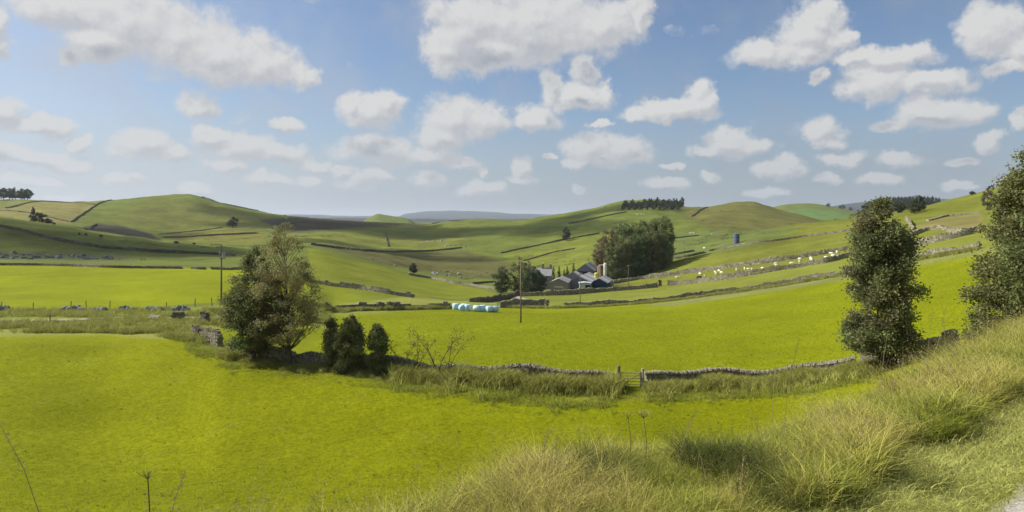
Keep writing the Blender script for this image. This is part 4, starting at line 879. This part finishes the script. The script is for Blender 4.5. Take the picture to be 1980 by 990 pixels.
for px, y, h_, lab in ((3,596,1.0,'fence post at the far left edge of the bright field'), (64,598,1.0,'fence post left of the largest stone heap'), (137,597,1.15,'fence post behind the largest stone heap'), (167,597,1.2,'dark fence post just right of the largest stone heap'), (212,597,1.2,'fence post left of the pale-topped stone heap'),
    (322,597,.9,'fence post left of the rounded brown stone heap'), (377,593,1.2,'fence post between the stone heaps and the pole'), (410,592,1.25,'fence post nearest to the transformer pole'), (97,627,1.0,'dark post on the near verge of the farm track')):
    p = spot(px, y, 66, 120); q = MB(); q.tube([(0,0,-.2),(0,0,h_)], [.07,.06], 6); o = q.build('fence_post', M['wood'], loc=p); o.rotation_euler = (rng.uniform(-.06,.06), rng.uniform(-.06,.06), 0); tag(o, lab, 'post')
def bars_gate(name, label, p, w, h, rz, nb, m, mh, brace=True, bt=.045):
    r = empty(name, p, rz); tag(r, label, 'gate')
    for k in range(nb):
        q = MB(); z = .15+(h-.2)*k/(nb-1); q.box(0, -.02, z-bt, w, .02, z+bt); q.build('bar', mh, r)
    for x in (0, w):
        q = MB(); q.box(x-.05, -.045, 0, x+.05, -.022, h+.03); q.build('stile', mh, r)
    if brace:
        q = MB(); q.add([(0,.022,.1),(.1,.022,.1),(w,.022,h-.1),(w-.1,.022,h-.1),(0,.045,.1),(.1,.045,.1),(w,.045,h-.1),(w-.1,.045,h-.1)], [(0,1,2,3),(7,6,5,4),(0,4,5,1),(2,6,7,3),(1,5,6,2),(3,7,4,0)]); q.build('brace', mh, r)
    return r
gD = float(np.interp(1200, pxc, Dk[3])); p = at(1196, gD); q = MB(); q.tube([(0,0,-.3),(0,0,1.35),(0,0,1.4)], [.13,.115,.07], 10)
tag(q.build('gatepost', M['wood'], loc=p), 'thick dark wooden gatepost at the end of the near stone wall', 'gatepost')
p2 = at(1243, gD); q = MB(); q.tube([(0,0,-.3),(0,0,1.2)], [.1,.09], 8); tag(q.build('gatepost', M['gate'], loc=p2), 'slimmer grey gatepost where the right-hand wall begins', 'gatepost')
bars_gate('field_gate', 'small weathered bar gate between the two near stone walls', (p[0]+.16, p[1]+.02, p[2]), p2[0]-p[0]-.3, .95, math.atan2(p2[1]-p[1], p2[0]-p[0]), 5, M['wood'], M['gate'], True, .022)
p = spot(286, 618, 70, 95); g = bars_gate('hurdle', 'pale broken wooden hurdle lying beside the farm track', (p[0], p[1], p[2]+.1), 1.6, .6, -.5, 3, M['gate'], M['gate']); g.rotation_euler[0] = -.7
p = spot(336, 633, 66, 95); bars_gate('hurdle', 'pale low rail fence in front of the dark stone stub', p, 1.4, .5, -.2, 2, M['gate'], M['gate'], False, .03)

# ------------------------------------------------------------------ sheep and cattle
def beast(k, head_down=True):
    """one continuous skin: rings along the spine, and four jointed legs let into it"""
    m = MB(); L_ = 1.0
    sp = [(-.52,.66,.06,.08),(-.47,.66,.17,.20),(-.33,.66,.24,.27),(-.05,.64,.26,.30),(.22,.65,.24,.28),(.40,.68,.17,.20)]
    sp += [(.52,.62,.11,.13),(.62,.44,.085,.09),(.70,.26,.075,.075),(.76,.14,.045,.045)] if head_down else [(.52,.78,.11,.13),(.60,.90,.09,.10),(.72,.90,.08,.075),(.82,.85,.045,.045)]
    n = 10; vs = []; fs = []
    for i, (x, z, ry, rz_) in enumerate(sp):
        for j in range(n):
            a = 2*math.pi*j/n; vs.append((x, ry*math.cos(a), z+rz_*math.sin(a)))
    for i in range(len(sp)-1):
        for j in range(n): q = (j+1) % n; fs.append((i*n+j, i*n+q, (i+1)*n+q, (i+1)*n+j))
    fs.append(tuple(range(n))[::-1]); fs.append(tuple((len(sp)-1)*n+j for j in range(n))); m.add(vs, fs)
    for sx, sy, hind in ((-.36,.13,1),(-.36,-.13,1),(.28,.12,0),(.28,-.12,0)):
        m.tube([(sx,sy,.60),(sx+(.05 if hind else 0),sy,.42),(sx-(.05 if hind else -.01),sy,.26),(sx,sy,.03),(sx+.03,sy,0)], [.12,.07,.04,.032,.04], 6)
    return m
sheep_b = mesh_data('sheep', *(lambda b: (b.v, b.f))(beast(1)), M['wool'], True); sheep_u = mesh_data('sheep', *(lambda b: (b.v, b.f))(beast(1, False)), M['wool'], True)
em = MB(); em.add([(.50,.05,.72),(.54,.18,.72),(.56,.05,.66)], [(0,1,2)]); em.add([(.50,-.05,.72),(.54,-.18,.72),(.56,-.05,.66)], [(2,1,0)]); ear = mesh_data('ears', em.v, em.f, M['face'])
def animal(px, y, a, b, lab, group, me_=None, sc=1.15, name='sheep', cat='sheep'):
    p = spot(px, y, a, b); o = link(name, me_ or random.choice((sheep_b, sheep_b, sheep_u)), None, p, random.uniform(0, 6.28), sc*random.uniform(.9, 1.1)); tag(o, lab, cat, group); link('ears', ear, o)
SH = [(45,585),(265,550),(310,568),(408,532),(420,545),(447,522),(470,540),(615,507),(692,498),(728,507),(768,507),(862,497),(990,452),(995,468),(1140,452),(1217,410),(1222,438),(1325,400),(1330,415),(1470,397),(1522,357),(1537,378),(1575,340),(1590,378)]
for x, y in SH: animal(1300+x/4.95, 421.5+y/4.95, 150, 240, 'white sheep grazing in the strip between two stone walls', 'sheep in the walled strip', sc=1.0)
for px, y in ((1230,415),(1235,414),(1240,415),(1233,416),(1245,415)): animal(px, y, 450, 1000, 'tiny white sheep on the lit hill below the plantation', 'sheep on the ridge', sc=1.2)
for px, y in ((1334,452),(1338,451),(1342,452),(1362,482)): animal(px, y, 250, 700, 'tiny white sheep right of the beech clump', 'sheep beside the beech clump', sc=1.1)
cow = mesh_data('cow', *(lambda b: (b.v, b.f))(beast(1)), M['hide'], True)
animal(1352, 542, 150, 240, 'dark brown cow standing behind the lower wall of the sheep strip', None, cow, 1.5, 'cow', 'cow')
for px, y, lab in ((105,435.5,'dark cow nearest to the hillside thorn thicket'), (153,455,'left one of two dark cows on the shaded slope'), (166,456,'right one of two dark cows on the shaded slope'), (195,460,'lone dark cow right of the pair on the shaded slope'), (340,471,'dark cow beside a bush at the slope foot'), (375,474,'rightmost dark cow near the transformer pole')):
    animal(px, y, 250, 430, lab, None, cow, 1.7, 'cow', 'cow')

# ------------------------------------------------------------------ grass: blades gathered in tufts, scattered over the ground
def tuft(n, h, spread, w, c0, c1, seed, lean=.5, seeds=0):
    r_ = np.random.default_rng(seed); vs = []; fs = []; cs = []; S = 3
    for k in range(n):
        a = r_.uniform(0, 6.28); hh = h*r_.uniform(.55, 1.15); o = r_.normal(0, spread, 2); ln = lean*r_.uniform(.3, 1.3)*hh; da = np.array([math.cos(a), math.sin(a)])
        fa = r_.uniform(0, 6.28); wd = np.array([math.cos(fa), math.sin(fa)])*w*r_.uniform(.6, 1.3); col_ = (np.array(c0)+(np.array(c1)-np.array(c0))*r_.uniform(0, 1))*r_.uniform(.75, 1.2); b = len(vs)
        for s in range(S+1):
            t = s/S; q = o+da*ln*t**2.1; z = hh*(t-.28*lean*t**2.5); ww = wd*(1-t**1.6)*.5
            cc_ = col_
            if s < S: vs += [(q[0]-ww[0], q[1]-ww[1], z), (q[0]+ww[0], q[1]+ww[1], z)]; cs += [cc_, cc_]
            else: vs.append((q[0], q[1], z)); cs.append(cc_)
        for s in range(S-1): fs.append((b+2*s, b+2*s+1, b+2*s+3, b+2*s+2))
        fs.append((b+2*S-2, b+2*S-1, b+2*S))
        if seeds and k < seeds:
            tip = np.array(vs[-1]); b = len(vs)
            for u in range(9):
                c = tip+np.array([da[0]*ln*.10*u/3, da[1]*ln*.10*u/3, -.015*u+.0])*np.array([1,1,1])-np.array([0,0,.0]); c = tip-np.array([da[0]*.012*u, da[1]*.012*u, .022*u]) + r_.normal(0, .008+.0012*u, 3)
                e = r_.normal(0, .0028, 3); b = len(vs); vs += [c-e, c+np.array([.002,.002,.014]), c+e]; cs += [np.array([.30,.26,.13])]*3; fs.append((b, b+1, b+2))
    return mesh_data('tuft', vs, [tuple(f) for f in fs], M['blade'], False, np.array(cs))
_gn = {}
def scatter(name, P, rot, sc, me_, mat_slot=None):
    """one object of uncountable blades: tufts instanced on the vertices of a point mesh"""
    src = bpy.data.objects.new(name+'_tuft', me_)
    me = bpy.data.meshes.new(name); me.vertices.add(len(P)); me.vertices.foreach_set('co', np.asarray(P, np.float32).ravel())
    a = me.attributes.new('rot', 'FLOAT_VECTOR', 'POINT'); a.data.foreach_set('vector', np.asarray(rot, np.float32).ravel())
    a = me.attributes.new('sc', 'FLOAT', 'POINT'); a.data.foreach_set('value', np.asarray(sc, np.float32))
    o = link(name, me); g = bpy.data.node_groups.new(name, 'GeometryNodeTree')
    g.interface.new_socket('Geometry', in_out='INPUT', socket_type='NodeSocketGeometry'); g.interface.new_socket('Geometry', in_out='OUTPUT', socket_type='NodeSocketGeometry')
    N = g.nodes; L = g.links; gi = N.new('NodeGroupInput'); go = N.new('NodeGroupOutput'); oi = N.new('GeometryNodeObjectInfo'); oi.inputs['Object'].default_value = src
    ip = N.new('GeometryNodeInstanceOnPoints'); r_ = N.new('GeometryNodeInputNamedAttribute'); r_.data_type = 'FLOAT_VECTOR'; r_.inputs[0].default_value = 'rot'
    s_ = N.new('GeometryNodeInputNamedAttribute'); s_.data_type = 'FLOAT'; s_.inputs[0].default_value = 'sc'
    L.new(gi.outputs[0], ip.inputs['Points']); L.new(oi.outputs['Geometry'], ip.inputs['Instance']); L.new(r_.outputs[0], ip.inputs['Rotation']); L.new(s_.outputs[0], ip.inputs['Scale']); L.new(ip.outputs[0], go.inputs[0])
    md = o.modifiers.new('scatter', 'NODES'); md.node_group = g
    return tag(o, kind='stuff')
def rots(n, tilt=.12): return np.column_stack([rng.normal(0, tilt, n), rng.normal(0, tilt, n), rng.uniform(0, 6.28, n)])
sh_px = lambda i, x, y: np.interp(990+F*x/np.maximum(y, .1), pxc, Dk[i])
nz = lambda x, y, lam, sd: waves(x, y, lam, sd)/2
# verge: everything between the mown edge of the path and the top of the bank
def field_pts(n, a=3.0, b=26, lo=-300, hi=2250, pw=1.0):
    u = rng.uniform(0, 1, n); D = a*(b/a)**(u**pw); px = rng.uniform(lo, hi, n); x = (px-990)/F*D
    return x, D, px
def side(x, y):                      # metres left of the path's edge
    return -( (x-TP[0])*TD[1]-(y-TP[1])*TD[0] )/math.hypot(*TD)
c_green = ((.15,.19,.020), (.30,.33,.055)); c_yel = ((.26,.28,.035), (.48,.46,.12)); c_straw = ((.38,.34,.08), (.60,.53,.17)); c_dark = ((.05,.075,.015), (.10,.12,.03)); c_brown = ((.17,.11,.06), (.26,.18,.10))
TUF = dict(g=[tuft(26, .42, .06, .0095, *c_green, s, .95) for s in (1, 2)], y=[tuft(24, .48, .06, .0085, *c_yel, s, .85) for s in (3, 4)], s=[tuft(18, .58, .055, .007, *c_straw, s, .75, 3) for s in (5, 6)],
           d=[tuft(60, .50, .06, .0070, *c_dark, s, .95) for s in (7,)], b=[tuft(34, .20, .12, .006, *c_brown, 8, 1.6)], m=[tuft(24, .07, .06, .0045, (.30,.33,.07), (.46,.46,.16), 9, 1.)], n=[tuft(9, .07, .07, .014, (.27,.31,.004), (.36,.40,.010), 10, 1.)],
           r=[tuft(26, .50, .16, .028, (.22,.24,.04), (.35,.35,.10), 12, .6)], rg=[tuft(26, .40, .18, .030, (.23,.265,.03), (.34,.37,.06), 13, .8)])
x, y, px = field_pts(150000, 2.9, 30)
sd_ = side(x, y); shD = sh_px(1, x, y)
over = y/shD                                          # beyond 1 the bank falls away
dens = np.where((sd_ > .85+.22*nz(x, y, 1.6, 50)) & (over < 1.30), 1., 0)
keep = rng.uniform(0, 1, len(x)) < dens
# thin with distance so that blades per pixel stay even
keep &= rng.uniform(0, 1, len(x)) < np.clip((y/9)**.9*.6+.20, 0, .8)
x, y, over, sd_, px = x[keep], y[keep], over[keep], sd_[keep], px[keep]; z = ground(x, y)
kind = nz(x, y, 2.4, 60)+.5*nz(x, y, .9, 61)+rng.normal(0, .33, len(x)); hgt = np.interp(px, [-300, 600, 1000, 1200, 1400, 1550, 1700, 1980], [.46, .48, .42, .33, .31, .38, .54, .68])*(1+.30*nz(x, y, 1.5, 62)+.42*nz(x, y, .55, 63)+.12*rng.normal(size=len(x)))*1.05
hgt *= np.where(px < 900, 1.0, 1.0)*np.clip(1.25-.35*(over-1)*(over > 1), .5, 1.3); hgt = np.clip(hgt, .2, 1.2)
q = np.digitize(kind, [-.05, .50, .62])
for nm, sel, tl, ms in (('lush_green_grass', q == 0, .15, TUF['g']), ('yellow_green_grass', q == 1, .15, TUF['y']), ('mixed_green_grass', q == 2, .15, [TUF['g'][1]]), ('seeding_straw_grass', q == 3, .16, TUF['s'])):
    ids = np.where(sel)[0]
    for k, m_ in enumerate(ms):
        s_ = ids[k::len(ms)]
        scatter(nm, np.column_stack([x[s_], y[s_], z[s_]]), rots(len(s_), tl), hgt[s_], m_)
# a sprinkling of seed stalks everywhere in the long grass
s_ = rng.choice(len(x), len(x)//16, replace=False)
scatter('seed_stalks', np.column_stack([x[s_], y[s_], z[s_]]), rots(len(s_), .2), hgt[s_]*1.15, tuft(7, .62, .10, .0035, *c_straw, 77, .45, 5))
print('verge tufts', len(x))
s_ = rng.choice(len(x), 150, replace=False)
scatter('dock_leaves', np.column_stack([x[s_], y[s_], z[s_]]), rots(150, .2), rng.uniform(.3, .6, 150), tuft(11, .26, .05, .05, (.09,.15,.02), (.17,.22,.04), 5, 1.3))
s_ = rng.choice(len(x), 26, replace=False)
scatter('dead_dock_spikes', np.column_stack([x[s_], y[s_], z[s_]]), rots(26, .12), rng.uniform(.5, .85, 26), tuft(7, .5, .03, .009, (.16,.09,.045), (.28,.17,.09), 6, .2, 7))
# short grass between path and verge
x2, y2, _ = field_pts(60000, 2.9, 20, 1200, 2280); s2 = side(x2, y2); k = (s2 > -.02+.05*nz(x2, y2, .5, 5)) & (s2 < 1.25); x2, y2 = x2[k], y2[k]
scatter('short_verge_grass', np.column_stack([x2, y2, ground(x2, y2)]), rots(len(x2)), rng.uniform(.6, 1.5, len(x2)), TUF['m'][0])
# named clumps of the photograph
def clump(px, D, n, rad, kind_, lab, cat='grass tussock', sc=1., name='grass_tussock', tilt=.45):
    cx, cy_, cz = at(px, D); root = None; vs = []; fs = []; cs = []; b = 0; src = TUF[kind_][0]
    sv = np.array([v.co[:] for v in src.vertices]); sc_ = np.zeros(len(sv)*4, np.float32); src.color_attributes['Col'].data.foreach_get('color', sc_); sc_ = sc_.reshape(-1, 4)[:, :3]; sf = [tuple(p_.vertices) for p_ in src.polygons]
    for k in range(n):
        r_ = rad*math.sqrt(rng.uniform()); a = rng.uniform(0, 6.28); o = np.array([r_*math.cos(a), r_*math.sin(a)]); tl = tilt*r_/rad
        th = rng.uniform(0, 6.28); c_, s_ = math.cos(th), math.sin(th); v = sv*sc*rng.uniform(.75, 1.2); v = np.column_stack([v[:, 0]*c_-v[:, 1]*s_, v[:, 0]*s_+v[:, 1]*c_, v[:, 2]])
        v[:, 0] += v[:, 2]*tl*math.cos(a); v[:, 1] += v[:, 2]*tl*math.sin(a); v[:, 2] *= 1-.25*tl
        v[:, :2] += o; v[:, 2] += float(ground(cx+o[0], cy_+o[1]))-cz; vs.append(v); cs.append(sc_*rng.uniform(.8, 1.2)); fs += [tuple(i+b for i in f) for f in sf]; b += len(v)
    o = link(name, mesh_data(name, np.vstack(vs), fs, M['blade'], False, np.vstack(cs)), None, (cx, cy_, cz)); return tag(o, lab, cat)
clump(1010, 4.25, 60, .34, 's', 'big pale straw tussock arching over at the bottom centre', sc=.74, tilt=.9)
clump(1020, 4.15, 26, .26, 'y', 'yellow-green tussock mixed into the big straw one', sc=.78, tilt=.8)
clump(1155, 4.9, 26, .20, 'd', 'darkest green tussock left of the dead brown litter', sc=.80)
clump(1375, 5.2, 22, .20, 'd', 'dark round tussock in the middle of the bank', sc=.8)
clump(1445, 5.2, 22, .18, 'd', 'dark tussock just right of the round one on the bank', sc=.75)
clump(1505, 4.7, 34, .22, 'd', 'broad dark green tussock below the straw grasses', sc=.72, tilt=.9)
clump(1740, 4.9, 22, .20, 'd', 'low dark green tussock nearest to the gravel path', sc=.45, tilt=1.)
TUF['e'] = [tuft(9, .42, .05, .005, (.20,.12,.06), (.34,.24,.12), 88, .35, 4)]
clump(1640, 5.8, 9, .20, 'e', 'reddish brown dead stalks standing on the bank', sc=1.0, tilt=.3, cat='dead grass', name='dead_stalks')
clump(1770, 8.0, 18, .35, 'e', 'reddish stalks below the leafy roadside tree', sc=1.3, tilt=.3, cat='dead grass', name='dead_stalks')
clump(1150, 3.95, 60, .42, 'b', 'flattened brown dead grass at the bottom edge', sc=.8, cat='dead grass', name='dead_grass', tilt=1.2)
clump(800, 3.9, 22, .25, 's', 'brownish straw tussock at the bottom left of centre', sc=.7, tilt=.7)
# umbels and tall single stalks reaching above the verge
def umbel(px, D, ztop, lab, n=9, r0=.05):
    x, y, z = at(px, D); h_ = max(.3, ztop-z); m = MB(); m.tube([(0,0,0),(.02,0,h_*.5),(0,.01,h_*.85)], [.004,.0035,.003], 5, False, (.20,.20,.08))
    for k in range(n):
        a = 2*math.pi*k/n; e = np.array([math.cos(a)*r0*(.5+.5*(k % 2)), math.sin(a)*r0*(.5+.5*(k % 2)), h_*.85+.05]); m.tube([(0,.01,h_*.85), e], .0016, 3, False, (.22,.2,.1))
        for j in range(6): d = rng.normal(0, .009, 3); c = e+d; m.add([c+[.004,0,0], c+[-.003,.004,0], c+[0,-.004,.003]], [(0,1,2)], (.42,.38,.26))
    r = empty('seedhead_plant', (x, y, z)); tag(r, lab, 'wild flower'); 
    q = m.build('stalk', M['blade'], r)
umbel(284, 3.6, -1.28, 'dry umbrella seed head standing in the left foreground')
umbel(1245, 5.1, -1.42, 'dry umbel seed head above the grass right of centre', 11, .06)
umbel(1215, 5.2, -1.46, 'smaller dry umbel left of the right-hand seed head', 7, .05)
def stalk(px, D, ytop, lab, lean=.1):
    x, y, z = at(px, D); zt = (HY-ytop)/F*D; h_ = zt-z; m = MB(); pts = [(lean*h_*t*t, 0, h_*t) for t in (0, .4, .75, 1)]
    m.tube(pts, [.003,.0026,.0022,.001], 4, False, (.26,.23,.11))
    for k in range(26):
        t = .74+.26*k/26; c = np.array([lean*h_*t*t, 0, h_*t])+rng.normal(0, .008, 3); m.add([c, c+[.003,.002,.016], c+[-.004,0,.008]], [(0,1,2)], (.36,.31,.17))
    tag(m.build('grass_stalk', M['blade'], loc=(x, y, z)), lab, 'grass stalk')
for a in ((40,3.2,822,'tall leaning seeding stalk at the far left foreground',-.5),(110,3.3,815,'tall seeding stalk right of the leaning one at far left',-.3),(310,3.7,912,'short stalk right of the dry umbrella seed head',.2),(1035,4.3,832,'pale drooping plume above the big straw tussock',.15),(1048,4.3,845,'second pale plume right of the drooping one',.2),
          (1312,5.3,795,'thin white stalk slanting above the bank',.3),(1492,6.3,700,'tall stalk rising in front of the right-hand wall',.05),(1515,6.2,655,'tallest thin stalk crossing the bright field',.15),(1790,9.2,598,'tall fine grass stalk right of the roadside tree',.1),(1812,9.4,592,'tallest fine grass stalk right of the roadside tree',.12),(1830,9.6,618,'fine grass stalk nearest to the dense right tree',-.05),(1700,7.4,640,'fine stalk crossing the roadside tree trunk',.1)):
    stalk(*a)
# sward of the near field: low tufts thick enough to roughen it
x, y, px = field_pts(90000, 22, 58, -300, 1750, .8); k = (y > np.interp(px, pxc, Dk[2])*1.02) & (y < np.interp(px, pxc, Dk[3])*.985); x, y = x[k], y[k]; k = rng.uniform(0, 1, len(x)) < np.clip(.6+.25*nz(x, y, 6, 70), .1, 1); x, y = x[k], y[k]
scatter('pasture_grass', np.column_stack([x, y, ground(x, y)]), rots(len(x)), rng.uniform(.6, 1.25, len(x)), TUF['n'][0])
x, y, px = field_pts(70000, 46, 120, -300, 1950, .9); k = (y > np.interp(px, pxc, Dk[3])*1.02) & (y < np.interp(px, pxc, Dk[5])*.985) & (px > 640); x, y = x[k], y[k]
scatter('meadow_grass', np.column_stack([x, y, ground(x, y)]), rots(len(x)), rng.uniform(.8, 1.9, len(x)), TUF['n'][0])
x, y, px = field_pts(260, 24, 120, -300, 1950, .9); k = (y > np.interp(px, pxc, Dk[2])*1.05) & ((y < np.interp(px, pxc, Dk[3])*.97) | ((y > np.interp(px, pxc, Dk[3])*1.03) & (px > 660) & (y < np.interp(px, pxc, Dk[5])*.97))); x, y = x[k], y[k]
scatter('rank_tufts', np.column_stack([x, y, ground(x, y)]), rots(len(x)), rng.uniform(.2, .5, len(x)), TUF['d'][0])
x, y, px = field_pts(5200, 300, 900, -250, 1650, .8); kk = nz(x, y, 70, 130)+.5*nz(x, y, 22, 131)+rng.normal(0, .25, len(x)) > .55; x, y = x[kk], y[kk]
scatter('rough_hill_tussocks', np.column_stack([x, y, ground(x, y)]), rots(len(x)), rng.uniform(1.2, 3.2, len(x)), tuft(30, .34, .40, .09, (.075,.08,.025), (.14,.13,.045), 140, .8))
# rank grass at the feet of the walls and round the farm track
def strip(name, i, a, b, n, o0, o1, m_, s0, s1, sdv=0):
    px = rng.uniform(a, b, n); d = np.interp(px, pxc, Dk[i]); dd = d-rng.uniform(o0, o1, n)-.25*rng.normal(size=n)**2; x = (px-990)/F*dd; y = dd
    k = rng.uniform(0, 1, n) < np.clip(.6+.7*nz(x, y, 5, 80+i), .08, 1); x, y = x[k], y[k]
    scatter(name, np.column_stack([x, y, ground(x, y)]), rots(len(x)), rng.uniform(s0, s1, len(x))*(1+.35*nz(x, y, 3, 90+i))*np.where((i == 3) & (np.abs(990+F*x/y-610) < 150), .42, 1), m_)
strip('rank_grass_at_wall', 3, 430, 1190, 7500, .2, 1.6, TUF['r'][0], .6, 2.2)
strip('green_grass_at_wall', 3, 360, 1190, 6500, .5, 4.6, TUF['rg'][0], .25, .8)
strip('rank_grass_at_wall', 3, 1250, 1700, 4200, .2, 1.4, TUF['r'][0], .7, 1.5)
strip('green_grass_at_wall', 3, 1250, 1700, 3600, .5, 3.8, TUF['rg'][0], .25, .7)
strip('rank_grass_at_wall', 5, 430, 870, 3800, -.6, 1.6, TUF['r'][0], 1.0, 1.9)
strip('rank_grass_at_wall', 5, 980, 1890, 7000, .3, 1.6, TUF['r'][0], .8, 1.6)
n = 17000; px = rng.uniform(-250, 640, n); yy = rng.uniform(598, 668, n); X = []
lo = np.interp(px, [-300, 200, 300, 370, 430, 480, 640], [645, 644, 650, 664, 688, 640, 625]); k = (yy < lo) & ~((px > 395) & (px < 640) & (yy > 634) & (yy < 690)) & ~((px < 175) & (yy > 614) & (yy < 624)); px, yy = px[k], yy[k]
D = np.array([hit(a, b, 55, 112) for a, b in zip(px, yy)]); x = (px-990)/F*D; k = rng.uniform(0, 1, len(x)) < np.clip(.5+.9*nz(x, D, 6, 99), .03, 1); x, D = x[k], D[k]; hh_ = len(x)//2
scatter('rough_bank_grass', np.column_stack([x, D, ground(x, D)])[:hh_], rots(hh_), rng.uniform(.8, 1.7, hh_), TUF['r'][0])
scatter('rough_bank_grass', np.column_stack([x, D, ground(x, D)])[hh_:], rots(len(x)-hh_), rng.uniform(.7, 1.5, len(x)-hh_), TUF['rg'][0])

# ------------------------------------------------------------------ cumulus overhead, out of the frame, whose shadows lie on the hills
cm_ = bpy.data.materials.new('cloud'); cm_.use_nodes = True; nt = cm_.node_tree; nt.nodes.clear(); o_ = nt.nodes.new('ShaderNodeOutputMaterial'); v_ = nt.nodes.new('ShaderNodeVolumePrincipled')
v_.inputs['Density'].default_value = .028; v_.inputs['Color'].default_value = (.98, .98, .98, 1); v_.inputs['Anisotropy'].default_value = .5; nt.links.new(v_.outputs[0], o_.inputs['Volume'])
def cloud(px, y, a, b, rx, ry, rz=0, alt=470):
    D = hit(px, y, a, b); g_ = np.array(at(px, D)); c = g_+SV*(alt/SV[2]); nv = 20; nu = 40; vs = []; r_ = np.random.default_rng(int(px)+17)
    ph = r_.uniform(0, 6.28, 12)
    for i in range(nv+1):
        for j in range(nu):
            la = math.pi*(i/nv-.5); lo_ = 2*math.pi*j/nu; s = 1+.16*math.sin(3*lo_+ph[0]+la)+.10*math.sin(5*lo_+ph[1]-2*la)+.07*math.sin(9*lo_+ph[2]+3*la)+.06*math.sin(6*la+ph[3]+2*lo_)
            X = rx*s*math.cos(la)*math.cos(lo_); Y = ry*s*math.cos(la)*math.sin(lo_); Z = min(rx, ry)*.42*s*math.sin(la); Z = Z if Z > 0 else Z*.5
            vs.append((X*math.cos(rz)-Y*math.sin(rz), X*math.sin(rz)+Y*math.cos(rz), Z))
    fs = np.array([[i*nu+j, i*nu+(j+1) % nu, (i+1)*nu+(j+1) % nu, (i+1)*nu+j] for i in range(nv) for j in range(nu)])
    o = link('cloud', mesh_data('cloud', vs, fs, cm_, True), None, tuple(c)); tag(o, kind='structure')
cloud(40, 455, 330, 430, 110, 75, .2)
cloud(300, 478, 330, 430, 70, 45, .1)
cloud(240, 452, 440, 700, 60, 45, .3)
cloud(690, 440, 600, 950, 120, 110, .2)
cloud(500, 418, 600, 960, 60, 70, .2)
cloud(690, 478, 420, 700, 60, 50, .2)
cloud(1000, 440, 450, 900, 110, 70, .3)
cloud(1110, 445, 450, 900, 70, 45, .3)
cloud(850, 500, 350, 600, 60, 30, .1)
cloud(1140, 412, 600, 950, 70, 50, 0)

# ------------------------------------------------------------------ the air
hz = MB(); hz.box(-14000, -60, -160, 14000, 13500, 200)
hm_ = bpy.data.materials.new('air'); hm_.use_nodes = True; nt = hm_.node_tree; nt.nodes.clear(); o_ = nt.nodes.new('ShaderNodeOutputMaterial'); v_ = nt.nodes.new('ShaderNodeVolumePrincipled')
v_.inputs['Density'].default_value = .00006; v_.inputs['Color'].default_value = (.74, .83, 1, 1); v_.inputs['Anisotropy'].default_value = .2; nt.links.new(v_.outputs[0], o_.inputs['Volume'])
tag(hz.build('haze', hm_), kind='stuff')
